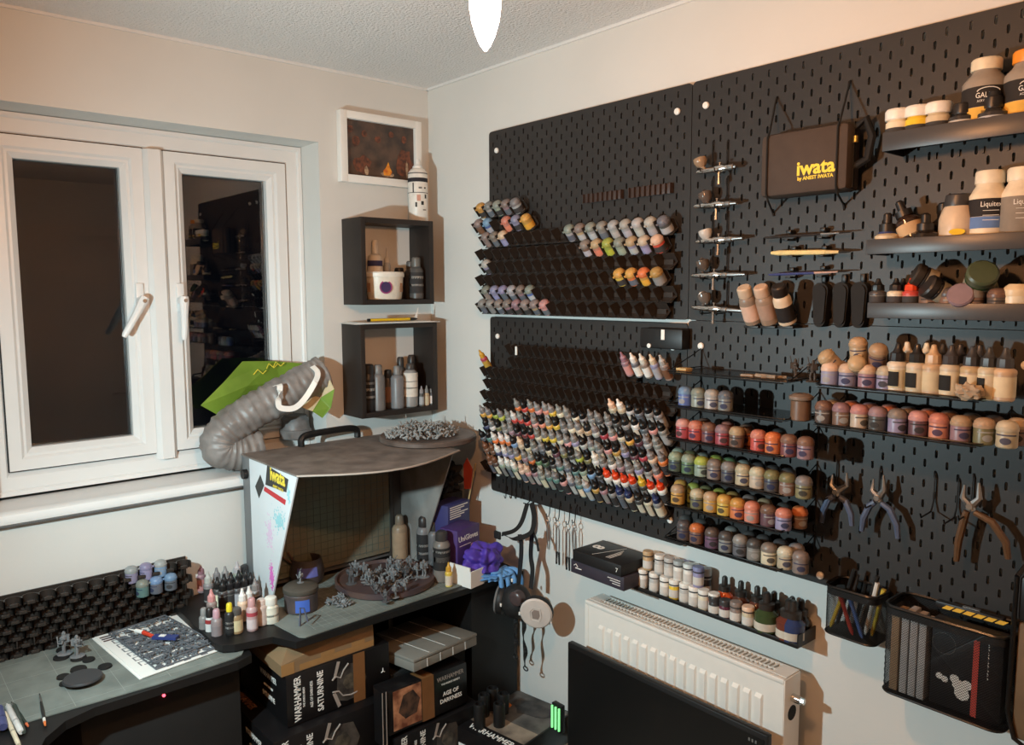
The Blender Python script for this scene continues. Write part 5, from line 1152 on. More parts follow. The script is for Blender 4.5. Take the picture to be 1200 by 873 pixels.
MB().box((-.05,-.075,0),(.03,.075,.004)).build('carton_floor',PAPER,t,smooth=0); MB().box((-.052,-.079,0),(.03,-.075,.062)).build('carton_flap',PAPER,t,smooth=0); MB().box((.03,-.079,0),(.034,-.02,.05)).build('carton_flap',PAPER,t,smooth=0)
o=tag(crumple(.05,.065,.048,3).build('nitrile_gloves',mat('violet_nitrile',srgb(84,60,170),.55,var=.2,scale=30),loc=(.452,-.135,TZ+.055),smooth=60),'bunch of crumpled purple gloves in the white carton','gloves')
b=MB(); BL=mat('blue_nitrile',srgb(104,160,216),.55,var=.15,scale=30)
gc=crumple(.030,.055,.014,12,.5); b.raw([(v[0]+.495,v[1]-.115,v[2]+TZ+.017) for v in gc.v],gc.f)
for i in range(4): b.tube(catmull([(.495,-.125+.02*i,TZ+.020),(.512,-.12+.022*i,TZ+.020),(.521+.003*i,-.12+.024*i,TZ-.006),(.522,-.118+.024*i-.004*(i%2),TZ-.028-.009*i)],4),[.010,.010,.0095,.009,.009,.0088,.0085,.008,.008,.0078,.0075,.007,.0062],7)
tag(b.build('nitrile_glove',BL,smooth=60),'light blue glove draped over the table edge','glove')
o=tag(crumple(.04,.045,.05,8,.5).build('black_cloth',BLKM,loc=(.20,-.085,TZ+.26),smooth=50),'ragged black cloth heap behind the glove boxes','cloth')
k=MB(); k.box((.15,-.125,TZ+.0005),(.232,-.045,TZ+.215)); tag(k.build('storage_carton',BLKM,smooth=0),'black carton standing behind the navy glove box','box')
p=at(548,556,'Y',-.06); k=MB(); k.prism([(-.012,-.05),(.014,-.045),(.022,.02),(.0,.055),(-.014,.03)],.004,frame((p.x,-.06,p.z),(1,.25,0),(0,0,1))); o=k.build('red_board',mat('red_card',srgb(176,66,46),.6),smooth=0); tag(o,'red card propped behind the right side of the booth','card')
k=MB(); k.tube([(p.x-.004,-.055,p.z-.09),(p.x+.03,-.05,p.z+.04)],.0025,6); k.build('wooden_edge',mat('pale_wood',srgb(196,170,120),.7,var=.2),o)
# ---------------- bottles crowded on the left end of the corner table
items=[ # px,py(base),kind,paint,cap,label,desc
 (231,690,'d','pink','mauve','pink','pink bottle at the back left'),(236,694,'d','mauve','mauve','pink','second pink bottle at the back left'),
 (243,683,'d','charcoal','black','white','black-capped bottle at the back'),(252,680,'d','white','white','white','white-capped bottle at the back'),(258,683,'d','lightgrey','lightgrey','silver','light grey bottle at the back'),(266,678,'d','charcoal','black','grey','tall black-capped bottle at the back'),(271,682,'d','charcoal','black','charcoal','second black-capped bottle at the back'),
 (245,705,'d','grey','lightgrey','charcoal','grey bottle with dark label in second row'),(255,700,'d','grey','grey','lightgrey','plain grey bottle in second row'),(265,698,'d','grey','grey','lightgrey','second plain grey bottle in second row'),(279,692,'d','greygreen','lightgrey','silver','silver bottle beside the booth'),
 (256,712,'d','charcoal','black','cream','black-capped bottle in third row'),(264,708,'d','charcoal','black','silver','dark bottle in third row'),(272,706,'d','charcoal','black','charcoal','second dark bottle in third row'),(281,703,'d','charcoal','black','charcoal','third dark bottle in third row'),(289,701,'d','charcoal','black','charcoal','fourth dark bottle in third row'),
 (249,728,'d','greybrown','pink','charcoal','bottle with pink band in front left'),
 (262,715,'d','charcoal','black','black','black bottle in fourth row'),(270,713,'d','charcoal','black','charcoal','second black bottle in fourth row'),(279,711,'d','charcoal','black','silver','third black bottle in fourth row'),(287,709,'d','charcoal','black','black','fourth black bottle in fourth row'),(295,706,'d','charcoal','black','grey','black bottle nearest the booth panel'),(300,714,'d','grey','grey','charcoal','grey bottle nearest the booth panel'),
 (285,727,'d','peach','white','peach','white-capped peach bottle'),(293,724,'d','peach','white','peach','second white-capped peach bottle')]
for i,(px,py,kd,pt,cp,lb,ds) in enumerate(items):
    P=at(px,py,'Z',TZ); o=dropper('%s of the cluster on the table end'%ds,pt,cp,lb,loc=(P.x,P.y,TZ+.0002),group='bottle cluster on the table end'); s=1.0; o.scale=(1.2,1.2,1.2)
def cl(name,lb,px,py,h,r,bc,cc,lab,ch=.25,cr=.7,z=TZ+.0002):
    h*=1.15; r*=1.12; P=at(px,py,'Z',z); hb=h*(1-ch); cap=[(r*cr,hb*.99),(r*cr*1.04,hb+.002),(r*cr*.95,h*.96),(r*cr*.7,h)]
    return lathe_bottle(name,lb,'bottle',P.x,P.y,z,[(r*.9,0),(r,.002),(r,hb*.86),(r*.85,hb*.94),(r*cr*.9,hb)],cap,bc,cc,[(r+.0003,a*hb,b*hb,c) for a,b,c in lab])
cl('paint_bottle','black-lidded amber bottle with cream label at front of the cluster',278,741,.058,.0135,C(150,124,90),C(84,80,76),[(.15,.72,C(206,190,150))],.25,.85)
cl('paint_bottle','black bottle with white lettering and yellow cap in the cluster',270,743,.072,.0115,C(40,40,40),C(226,206,50),[(.12,.8,C(36,36,36)),(.3,.38,C(220,216,210)),(.5,.58,C(220,216,210))],.25,.6)
cl('paint_bottle','clear pinkish bottle with red band at front of the cluster',296,738,.075,.0125,C(190,160,160),C(196,150,150),[(.62,.78,C(176,70,80)),(.1,.5,C(206,190,190))],.25,.7)
cl('paint_bottle','broad translucent bottle behind the red-banded one',307,731,.060,.016,C(190,170,160),C(210,190,180),[(.1,.6,C(200,180,170))],.2,.7)
cl('screw_jar','cream jar with white cap beside the booth panel',318,729,.062,.0175,C(214,212,196),C(226,224,214),[(.25,.8,C(226,222,204)),(.4,.5,C(150,150,140))],.28,.85)
cl('screw_jar','dark round-topped jar behind the cluster by the booth',289,688,.06,.016,C(58,58,60),C(54,54,56),[(.2,.7,C(64,64,66))],.3,.9)
cl('paint_bottle','grey-pink bottle standing on the desk before the table end',255,753,.078,.0125,C(140,128,128),C(190,150,160),[(.1,.7,C(134,124,126))],.25,.65,MZ+.0002)
cl('paint_bottle','black-capped bottle with white label standing on the desk',247,748,.072,.0105,C(206,204,202),C(40,36,36),[(.72,.9,C(150,50,50)),(.1,.7,C(214,212,208))],.28,.8,MZ+.0002)
cl('paint_bottle','grey bottle standing on the desk, leftmost of three',240,745,.066,.0115,C(134,132,130),C(140,138,136),[(.1,.7,C(126,124,122))],.25,.65,MZ+.0002)
# ================================================================== BELOW THE BOARDS
# long black tray shelf
TRZ=.945; XT0=.80; XT1=1.457
t=thing('tray_shelf','long black tray shelf on the wall above the radiator','shelf',(XT0,0,TRZ))
W=XT1-XT0; D=.075
MB().box((0,-D,0),(W,-.0006,.004)).build('tray_floor',BLK,t,smooth=0); MB().box((0,-D-.003,0),(W,-D-.0001,.010),.001).build('front_lip',BLK,t)
for x in (0,W-.003): MB().box((x,-D,.0041),(x+.003,-.0008,.010 if x==0 else .03)).build('end_cheek',BLK,t,smooth=0)
MB().box((.0032,-.004,.0041),(W-.0032,-.0008,.010)).build('back_rail',BLK,t,smooth=0)
zt=TRZ+.0043
b6=lambda px,py:(640+px/3.197,600+py/3.197)
def jar(lb,px,py,Y,z,pt,cp,h=.049,r=.0133,group='white-capped jars on the tray shelf'):
    x=at(*b6(px,py),'Y',Y).x
    return lathe_bottle('paint_jar',lb,'paint jar',x,Y,z,[(r*.93,0),(r,.0015),(r,h*.66),(r*.9,h*.71)],[(r*1.02,h*.70),(r*1.05,h*.72),(r*1.05,h*.95),(r*.95,h)],NAMED[pt],NAMED[cp],[(r+.0003,h*.12,h*.52,C(214,208,200)),(r*1.055,h*.735,h*.80,C(60,58,60))],group=group,n=14)
lastx=0
spec=[(365,'white'),(408,'lightgrey'),(448,'white'),(483,'yellow'),(522,'lightgrey'),(557,'white'),(593,'cream'),(632,'pink')]
x=None
for i,(px,pt) in enumerate(spec):
    P=at(*b6(px,270+.25*(px-365)),'Y',-.055)
    xx=P.x if x is None else max(P.x,x+.0268); x=xx
    lathe=jar('%s jar with white cap, %s from left in lower tier on tray shelf'%(say(pt),ORD[i+1]),px,0,-.058,zt,pt,'white'); lathe.location.x=xx
x=None
top=[(388,'tan','tan'),(432,'lightgrey','white'),(468,'lightgrey','lightgrey'),(503,'white','lightgrey'),(540,'white','white'),(577,'lavender','lavender')]
for i,(px,pt,cp) in enumerate(top):
    P=at(*b6(px,190+.27*(px-388)),'Y',-.045)
    xx=P.x if x is None else max(P.x,x+.0268); x=xx
    o=jar('%s jar with %s cap, %s from left in upper tier on tray shelf'%(say(pt),say(cp),ORD[i+1]),px,0,-.052,zt+.0492,pt,cp); o.location.x=xx
x=None
for i,(px,pt,cp) in enumerate(((408,'lightgrey','cream'),(446,'white','lightgrey'),(484,'white','white'),(520,'lavender','lavender'),(556,'lightgrey','white'),(600,'charcoal','lightgrey'))):
    P=at(*b6(px,190+.27*(px-388)),'Y',-.02)
    xx=P.x if x is None else max(P.x,x+.0268); x=xx
    o=jar('%s jar with %s cap, %s in the back tier on tray shelf'%(say(pt),say(cp),ORD[i+1]),px,0,-.022,zt,pt,cp,h=.088); o.location.x=xx
small=[(632,385,'charcoal','charcoal',.044),(672,392,'plum','charcoal',.044),(712,400,'greybrown','greybrown',.048),(758,412,'beige','peach',.047)]
x=x if False else 0
for i,(px,py,pt,cp,h) in enumerate(small):
    P=at(*b6(px,py),'Y',-.06); xx=max(P.x,x+.029); x=xx
    o=jar('%s jar with %s cap before the droppers, %s of four'%(say(pt),say(cp),ORD[i+1]),px,0,-.062,zt,pt,cp,h=h,r=.0138,group='small jars before the droppers'); o.location.x=xx
big=[(822,430,-.055,C(64,78,48),'green glass','front'),(890,460,-.055,C(108,58,46),'brown glass','front'),(968,470,-.05,C(54,66,104),'dark blue','front'),
 (668,320,-.024,C(220,96,50),'orange','back'),(725,335,-.022,C(84,50,38),'dark amber','back'),(780,350,-.022,C(96,52,40),'red-brown','back'),(845,380,-.022,C(60,54,46),'dark olive','back'),(900,395,-.02,C(70,62,52),'grey-brown','back'),(952,405,-.018,C(50,46,44),'black','back')]
xs={'front':0,'back':0}
for i,(px,py,Y,c,nm,rw) in enumerate(big):
    P=at(*b6(px,py),'Y',Y); s=1.22 if rw=='front' else 1.08
    r=.0215*s; xx=max(P.x,xs[rw]+(.0535 if rw=='front' else .043)) if xs[rw] else P.x; xx=min(xx,XT1-.026); xs[rw]=xx
    b_,c_=drop_jar_profile(s)
    if rw=='back': b_=[(a*.88,z*1.05) for a,z in b_]; c_=[(a*.88,z*1.05+.0) for a,z in c_]
    lathe_bottle('dropper_jar','%s dropper bottle with black rubber bulb, in %s row of tray shelf'%(nm,rw),'bottle',xx,Y if rw=='back' else -.0525,zt,b_,c_,c,C(52,46,42),[(r*(1 if rw=='front' else .88)+.0004,.007,.024,C(206,196,180))] if rw=='front' else None,bm=GLOSSC,group='dropper bottles on the tray shelf')
# two flat cartons at the tray's left end
lx=at(668,655,'Y',-.13).x
t=thing('flat_carton','dark purple-grey flat carton with white print, lower of two on tray','box',(.78,-.075,TRZ+.0105),(0,0,R(0)))
DP=mat('dark_violet_card',srgb(58,52,62),.5,var=.15); 
a=at(669,665,'Y',-.13);b_=at(731,693,'Y',-.13)
MB().box((a.x-.78,-.055,0),(b_.x-.78,.068,.036),.001).build('carton',DP,t)
text('monument',.0085,WH,t,frame((b_.x-.78-.035,-.0555,.017),(1,0,0),(0,0,1))) if 0 else None
for i in range(3): MB().box((b_.x-.78-.055+.008*i,-.0556,.022-.006*i),(b_.x-.78-.012,-.0551,.0235-.006*i)).build('print_line',WH,t,smooth=0)
k=MB(); k.tube([(a.x-.78+.012,-.0555,.022),(a.x-.78+.02,-.0555,.027),(a.x-.78+.026,-.0555,.02),(a.x-.78+.018,-.0555,.016),(a.x-.78+.04,-.0555,.016)],.0012,5); k.build('swirl_logo',WH,t)
t=thing('flat_carton','black flat carton with a big white 8, upper of two on tray','box',(.78,-.075,TRZ+.047))
MB().box((a.x-.78+.012,-.06,0),(b_.x-.78-.006,.060,.030),.001).build('carton',mat('black_card',srgb(30,28,28),.5,var=.15),t)
xc=(a.x+b_.x)/2-.78
text('8',.05,WH,t,frame((xc-.05,.005,.0304),(0,-1,0),(1,0,0)),bold=.001)
for i in range(3): MB().box((xc+.018+.006*i,-.04,.0302),(xc+.0205+.006*i,.03-.012*i,.0305)).build('print_line',WH,t,smooth=0)
MB().tube([(xc-.02,-.05,.0304),(xc+.012,.05,.0304)],.0005,4).build('print_line',WH,t)
text('7',.016,WH,t,frame((b_.x-.78-.02,-.0604,.014),(1,0,0),(0,0,1)))
# ---------------- radiator
t=thing('radiator','white panel radiator with top grille below the tray shelf','radiator',(0,0,0))
RADW=mat('white_enamel',srgb(232,228,220),.35,var=.03)
x0,x1,zt_,zb_=.852,1.442,.878,.26
b=MB(); yf=-.100
# front panel with pressed vertical channels
nch=17; pts=[]; m=.045; wch=(x1-x0-2*m)/nch
prof=[(x0+.012,0)]
for i in range(nch):
    a=x0+m+i*wch
    prof+= [(a+wch*.12,0),(a+wch*.24,-.006),(a+wch*.76,-.006),(a+wch*.88,0)]
prof+=[(x1-.012,0)]
zz=[zb_,zb_+.05,zb_+.058,zt_-.062,zt_-.054,zt_-.012]
vs=[];fs=[]
for z_i,z in enumerate(zz):
    k_=0 if z_i in (0,1,4,5) else 1
    for x,dv in prof: vs.append((x,yf-dv*k_*-1 if 0 else yf+dv*k_,z))
n=len(prof)
for j in range(len(zz)-1):
    for i in range(n-1): fs.append((j*n+i,j*n+i+1,(j+1)*n+i+1,(j+1)*n+i))
b.raw(vs,fs); b.build('front_panel',RADW,t,smooth=25)
k=MB(); k.box((x0,yf-.002,zt_-.012),(x1,yf+.012,zt_),.003); k.box((x0,yf-.001,zb_),(x0+.012,yf+.012,zt_-.0122)); k.box((x1-.012,yf-.001,zb_),(x1,yf+.012,zt_-.0122)); k.build('front_frame',RADW,t)
k=MB(); k.box((x0+.004,-.05,zb_),(x1-.004,-.035,zt_-.012)); k.build('back_panel',RADW,t,smooth=0)
for xa in (x0-.002,x1-.002):
    e=MB(); 
    e.box((xa,yf,zb_),(xa+.004,-.035,zt_-.002),.001); e.build('end_panel',RADW,t)
k=MB(); k.box((x0+.002,yf+.0125,zt_-.006),(x0+.035,-.034,zt_)); k.box((x1-.035,yf+.0125,zt_-.006),(x1-.002,-.034,zt_)); k.box((x0+.035,yf+.0125,zt_-.006),(x1-.035,yf+.020,zt_)); k.box((x0+.035,-.040,zt_-.006),(x1-.035,-.034,zt_)); k.box((x0+.035,-.070,zt_-.006),(x1-.035,-.066,zt_)); k.build('grille_frame',RADW,t,smooth=0)
nb=46
for i in range(nb):
    xx=x0+.038+(x1-x0-.076)*i/(nb-1)
    MB().box((xx-.0024,-.0798,zt_-.005),(xx+.0024,-.0402,zt_-.0005),0).build('grille_bar',RADW,t,smooth=0)
k=MB(); k.cyl((x1+.002,-.068,zt_-.05),(x1+.022,-.068,zt_-.05),.009,n=12); k.cyl((x1+.022,-.068,zt_-.05),(x1+.03,-.068,zt_-.05),.007,n=6); k.build('bleed_valve',CHROME,t)
k=MB(); k.cyl((x1+.0021,-.068,zt_-.085),(x1+.0027,-.068,zt_-.085),.017,n=16); k.build('end_hole',BLKM,t)
k=MB(); k.box((x0+.1,-.0348,zt_-.12),(x0+.13,-.0008,zt_-.08)); k.box((x1-.13,-.0348,zt_-.12),(x1-.1,-.0008,zt_-.08)); k.build('wall_bracket',RADW,t,smooth=0)
# ---------------- monitor
a=at(665,752,'Y',-.175); c=at(900,862,'Y',-.175)
t=thing('monitor','large black monitor panel standing before the radiator','monitor',(a.x,-.175,a.z))
W=c.x-a.x; Hh=.42
SCR=mat('dark_screen',srgb(20,20,20),.32,var=.1,scale=8)
MB().box((0,0,-Hh),(W,.018,0),.004).build('housing',BLK,t)
MB().box((.008,-.0012,-Hh+.02),(W-.008,-.0002,-.012),0).build('screen',SCR,t,smooth=0)
MB().box((.10,.0182,-Hh+.05),(W-.10,.036,-.05),.008).build('rear_bulge',BLK,t)
MB().cyl((W*.5,.03,-Hh-.1),(W*.5,.03,-Hh+.06),.02).build('stand_neck',BLK,t); MB().box((W*.5-.12,-.10,-Hh-.11),(W*.5+.12,.05,-Hh-.1),.004).build('stand_foot',BLK,t)
for i in range(3): MB().box((W-.045+.008*i,-.0018,-.028),(W-.041+.008*i,-.0013,-.021)).build('front_marking',mat('grey_mark',srgb(110,110,108),.5),t,smooth=0)
MB().box((.80,-.45,FL),(1.72,-.108,a.z-Hh-.1105),.003).build('x',WOODK)
o=bpy.data.objects['x']; o.name='low_cabinet'; tag(o,'black low cabinet under the monitor','cabinet')
# ---------------- hooks, tweezers and respirator under the lower left board
for i,px in enumerate((594,600.5,606,613)):
    p=at(px,566,'Y',YF-.001); k=MB(); k.tube([(0,0,.02),(0,-.004,.014),(0,-.004,-.04),(.004,-.008,-.046),(.008,-.016,-.044),(.008,-.018,-.036)],.0014,6); tag(k.build('wire_hook',WIRE,loc=p),'empty black hook at the board foot, %s of four left of respirator'%ORD[i+1],'hook',group='hooks at the board foot')
for i,(px,py,ln) in enumerate(((644,613,.10),(655,618,.125),(667,622,.13),(674,620,.085))):
    p=at(px,py-12,'Y',YF-.01); hk=MB(); hk.tube([(0,.009,.04),(0,.003,.03),(0,0,.0),(0,-.004,-.01),(0,-.012,-.008),(0,-.013,.0)],.0014,6); tag(hk.build('wire_hook',WIRE,loc=p),'black hook carrying the %s hanging tool'%ORD[i+1],'hook',group='tool hooks at the board foot')
    t=thing('tweezers','hanging steel tweezers, %s from left under the board'%ORD[i+1],'tweezers',(p.x,p.y-.004,p.z-.01),group='hanging steel tools')
    k=MB(); k.tube([(.008*math.cos(R(a)),0,.0-.008+.0085*math.sin(R(a))) for a in range(0,360,30)],.0012,6,closed=True); k.build('finger_ring',STEEL,t)
    for s in (-1,1):
        k=MB(); k.tube([(s*.002,0,-.016),(s*.006,0,-.03),(s*.006,0,-ln*.6),(s*.003,0,-ln)],[.0016,.0022,.0022,.0014],6); k.build('arm',STEEL,t)
        if i in (1,2): k=MB(); k.tube([(s*.0045,0,-ln*.75),(s*.006,0,-ln*1.05)],[.0032,.0026],6); k.build('black_tip',BLK,t)
# respirator
RC=at(605,706,'Y',-.10)
t=thing('respirator','black half-mask respirator with two round filters hanging by straps','respirator',RC)
RUB=mat('black_rubber',srgb(34,33,33),.55,var=.15)
k=MB(); bm=bmesh.new(); bmesh.ops.create_icosphere(bm,subdivisions=3,radius=1)
for v in bm.verts:
    c=v.co; c.z*=1.0-.15*abs(c.x); v.co=Vector((c.x*.052,c.y*.045,c.z*.052*(1.15 if c.z>0 else .95)))
bm.verts.index_update(); k.raw([v.co for v in bm.verts],[[v.index for v in f.verts] for f in bm.faces]); bm.free(); k.build('face_piece',RUB,t)
def filt(px,py,Y,nrm,m,r,nm):
    P=at(px,py,'Y',Y)-RC; n=Vector(nrm).normalized(); Q=Matrix.Translation(P-n*.012)@n.to_track_quat('Z','Y').to_matrix().to_4x4()
    o=MB().lathe([(r*.6,-.016),(r*.65,-.002),(r*.97,0),(r,.004),(r,.014),(r*.96,.018)],28,Q).build('filter_housing',RUB,t)
    MB().lathe([(r*.97,.0181),(r*.99,.021),(r*.9,.0245),(r*.6,.0255)],28,Q).build('filter_cover',m,t)
    k=MB(); pl=[(-.014,-.02),(.010,-.022),(.017,-.006),(.014,.018),(-.006,.02),(-.017,.008)]; k.tube([(x,y,.0262) for x,y in pl],.0011,5,closed=True,M=Q); k.build('cover_emblem',m,t)
    k=MB(); k.prism([(x*.7,y*.7) for x,y in pl],.0006,Q@Matrix.Translation((0,0,.0257))); k.build('cover_centre',mat('taupe_print',srgb(140,126,118),.6),t)
FW_=mat('off_white_filter',srgb(206,196,188),.6,var=.08)
filt(629,717,-.125,(.55,-.80,-.15),FW_,.048,'r'); filt(587,702,-.115,(-.80,-.55,.1),mat('grey_filter_ring',srgb(120,120,120),.35),.045,'l')
k=MB(); P=at(604,702,'Y',-.15)-RC; n=Vector((.2,-1,0)); Q=Matrix.Translation(P)@n.to_track_quat('Z','Y').to_matrix().to_4x4(); k.lathe([(.022,-.02),(.022,.002),(.019,.005),(.010,.007)],18,Q); k.build('exhale_valve',mat('dark_red_grey_plastic',srgb(74,62,62),.3),t)
for px,py in ((587,709),(609,719),(600,680)):
    P=at(px,py,'Y',-.145)-RC; k=MB(); k.cbox(tuple(P),(.006,.004,.010),.001); k.build('white_clip',WHITE,t)
def strap(pts,w=.017,side=(1,0,0),nm='strap'):
    k=MB(); k.strip(catmull([p-RC for p in pts],6),w,.0016,side); return k.build(nm,RUB,t,smooth=0)
h1=at(622,588,'Y',-.03); 
strap([at(618,590,'Y',-.04),at(611,612,'Y',-.075),at(602,622,'Y',-.10),at(588,626,'Y',-.12)])
strap([at(623,589,'Y',-.035),at(626,606,'Y',-.06),at(622,624,'Y',-.09),at(605,631,'Y',-.11),at(590,627,'Y',-.12)])
strap([at(609,626,'Y',-.10),at(611,640,'Y',-.10),at(610,660,'Y',-.09),at(607,690,'Y',-.085)])
strap([at(624,620,'Y',-.07),at(622,650,'Y',-.065),at(624,668,'Y',-.075),at(622,690,'Y',-.085)])
strap([at(624,622,'Y',-.08),at(629,634,'Y',-.085),at(631,646,'Y',-.09)],.008)
MB().cbox(tuple(at(583,627,'Y',-.122)-RC),(.028,.008,.024),.003).build('head_buckle',RUB,t)
for a,b_ in (((578,720),(576,758)),((604,722),(604,768)),((613,725),(616,782))):
    A=at(*a,'Y',-.10); B=at(*b_,'Y',-.085)
    k=MB(); n=18; pts=[(A.lerp(B,i/(n-1))+Vector((.003*math.sin(i*.7),0,0)))-RC for i in range(n)]
    k.strip(pts,.0135,.0014,lambda i:Vector((math.cos(i*.35),math.sin(i*.35)*.8,0))); k.build('hanging_strap',RUB,t,smooth=0)
    k=MB(); e=B-RC; k.tube([e+Vector((.010*math.cos(R(q)),0,.006*math.sin(R(q))-.004)) for q in range(0,360,36)],.002,6,closed=True); k.build('strap_buckle',RUB,t)
p=at(622,586,'Y',YF-.001); k=MB(); k.tube([(0,0,.03),(0,-.005,.02),(0,-.006,-.004),(0,-.016,-.009),(0,-.03,-.004)],.0018,6); tag(k.build('wire_hook',WIRE,loc=p),'black hook from which the respirator hangs','hook')

# ---------------- pen cup and wire basket
def wire_basket(name,label,cat,x0,x1,y0,y1,zb,zt,pitch,rim=.0022,wr=.00042,rc=.02,taper=0):
    """open basket: rounded rectangle of diamond wire mesh, y0 = front"""
    t=thing(name,label,cat,(x0,y1,zb)); W=x1-x0; D=y1-y0; H=zt-zb
    def outline(inset=0,n=5):
        pts=[]; r=rc
        for cx,cy,a0 in ((W-r-inset,-r,0),(r+inset,-r,90),(r+inset,-D+r+inset,180),(W-r-inset,-D+r+inset,270)):
            for i in range(n+1): a=R(a0+90*i/n); pts.append((cx+r*math.cos(a),cy+r*math.sin(a)))
        return pts
    o=outline(); P=[Vector((x,y,0)) for x,y in o]; L=[0]
    for i in range(len(P)): L.append(L[-1]+(P[(i+1)%len(P)]-P[i]).length)
    tot=L[-1]
    def pos(s,z):
        s%=tot
        for i in range(len(P)):
            if s<=L[i+1]: u=(s-L[i])/(L[i+1]-L[i]) if L[i+1]>L[i] else 0; q=P[i].lerp(P[(i+1)%len(P)],u); break
        f=1-taper*(1-z/H); return Vector((W/2+(q.x-W/2)*f,q.y*f if taper else q.y,z))
    b=MB(); n=int(tot/pitch); slope=.55
    for i in range(n):
        for sg in (-1,1):
            st=max(12,int(H/.012)); pts=[pos(i*tot/n+sg*H/slope*k/st*.6,H*k/st) for k in range(st+1)]
            b.tube(pts,wr,3)
    m=b.build('wire_mesh',WIRE,t,smooth=0)
    m['kind']='stuff'
    for z,r in ((H,rim*1.5),(0,rim)):
        k=MB(); k.tube([pos(L[i],z) for i in range(len(P))],r,6,closed=True); k.build('rim' if z else 'bottom_ring',WIRE,t)
    k=MB(); k.prism([(W/2+(x-W/2)*(1-taper),y*(1-taper)) for x,y in o],.0015); k.build('base_plate',BLK,t,smooth=0)
    k=MB(); k.prism([(x*.996+.002*W,y) for x,y in o],.014,Matrix.Translation((0,0,H-.016))) if 0 else None
    k=MB(); vs=[];fs=[]; N=len(P)
    for i in range(N):
        for z in (H-.016,H): vs.append(pos(L[i],z)*1.0)
    for i in range(N): j=(i+1)%N; fs.append((2*i,2*j,2*j+1,2*i+1))
    k.raw(vs,fs); k.build('rim_band',BLK,t)
    return t
cA=at(966,735,'Y',-.085); cB=at(1026,754,'Y',-.085); zt1=at(966,683,'Y',-.085).z
wire_basket('pen_cup','black wire mesh pen cup hanging at the board foot','pen cup',cA.x,cB.x,-.095,YF-.002,cA.z-.004,zt1,.0042)
cw=cB.x-cA.x
pens=[(.12,.25,C(226,196,70),'yellow-striped'),(.36,.22,C(196,70,54),'red'),(.55,.2,C(90,120,180),'blue'),(.2,.6,C(40,40,40),'black upright'),(.3,.75,C(60,60,60),'grey upright'),(.48,.7,C(30,30,30),'second black'),(.66,.55,C(44,42,40),'leaning black'),(.75,.5,C(230,226,218),'white-capped'),(.85,.6,C(206,180,70),'yellow-ended')]
for i,(u,v,c,nm) in enumerate(pens):
    x=cA.x+cw*u; y=-.09+.06*v; lean=(.02 if i%3==0 else (-.03 if i in (1,2) else .012)); L_=.125-.012*(i%3) if i>2 else .085
    A=Vector((x-lean*.5,y,cA.z+.001)); B=Vector((x+lean,y+.004,cA.z+L_)); A.x=min(max(A.x,cA.x+.008),cB.x-.008); 
    if i in (1,2): A,B=Vector((x+.022,-.086,cA.z+.004)),Vector((x-.012,-.084,cA.z+.088))
    k=MB(); d_=B-A; k.tube([A,A+d_*.08,B-d_*.02,B],[.0015,.0042,.0042,.0036],8); o=tag(k.build('pen',PAINT,color=c),'%s pen standing in the black mesh cup'%nm,'pen',group='pens in the cup')
    k=MB(); k.tube([B-d_*.28,B+d_*.01],.0047,8); k.build('pen_cap',PAINT,o,color=tuple(q*.8 for q in c))
bA=at(1033,803,'Y',-.105); bB=at(1176,860,'Y',-.105); zt2=at(1033,705,'Y',-.105).z
wire_basket('wire_basket','large black wire mesh basket of papers hanging at lower right','basket',bA.x,bB.x,-.115,YF-.002,bA.z-.004,zt2,.0052,rc=.022)
bw=bB.x-bA.x; bz=bA.z+.001; bh=zt2-bA.z
k=MB(); k.box((bA.x+.014,-.108,bz),(bA.x+bw*.14,-.06,bz+bh*.92),.002); tag(k.build('carton',mat('tan_card_pack',srgb(150,124,96),.7,var=.1)),'tan carton standing in the wire basket','box')
for i in range(3):
    k=MB(); k.box((bA.x+bw*(.155+.075*i),-.108,bz),(bA.x+bw*(.22+.075*i),-.052,bz+bh*(.94-.03*i)),.002); tag(k.build('sandpaper_pad',mat('pale_grey_pad',srgb(176,172,170),.8,var=.1)),'pale grey pad standing in the wire basket, %s of three'%ORD[i+1],'pad',group='grey pads in the basket')
t=thing('notebook','black notebook with red band and white emblem in the wire basket','notebook',(bA.x+bw*.40,-.10,bz))
nw=bw*.56
MB().box((0,0,0),(nw,.03,bh*.97),.002).build('cover',mat('black_cover',srgb(30,26,26),.5),t)
MB().box((nw*.60,-.0012,.001),(nw*.68,-.0004,bh*.96)).build('red_band',mat('red_elastic',srgb(196,78,66),.6),t,smooth=0)
for i,(u,v,r) in enumerate(((.42,.30,.011),(.53,.33,.009),(.47,.22,.013),(.36,.36,.008),(.22,.32,.006),(.14,.34,.006))):
    k=MB(); k.prism([(nw*u+r*math.cos(R(a)),bh*v+r*math.sin(R(a))) for a in range(0,360,40)],.0005,frame((0,-.0002-.0001*i,0),(1,0,0),(0,0,1))); k.build('white_emblem',WH,t,smooth=0)
k=MB(); k.tube([(nw*.1+.02*math.cos(R(a))+.01,-.0006,bh*.72+.02*math.sin(R(a))) for a in range(0,360,30)],.0005,4,closed=True); k.build('ring_emblem',mat('grey_mark',srgb(110,110,108),.5),t)
k=MB(); 
for i in range(10): k.tube([(nw*.80,-.0008,bh*(.9-.045*i)),(nw*.815,-.0008,bh*(.88-.045*i)),(nw*.80,-.0008,bh*(.87-.045*i))],.0006,4)
k.build('script_print',WH,t)
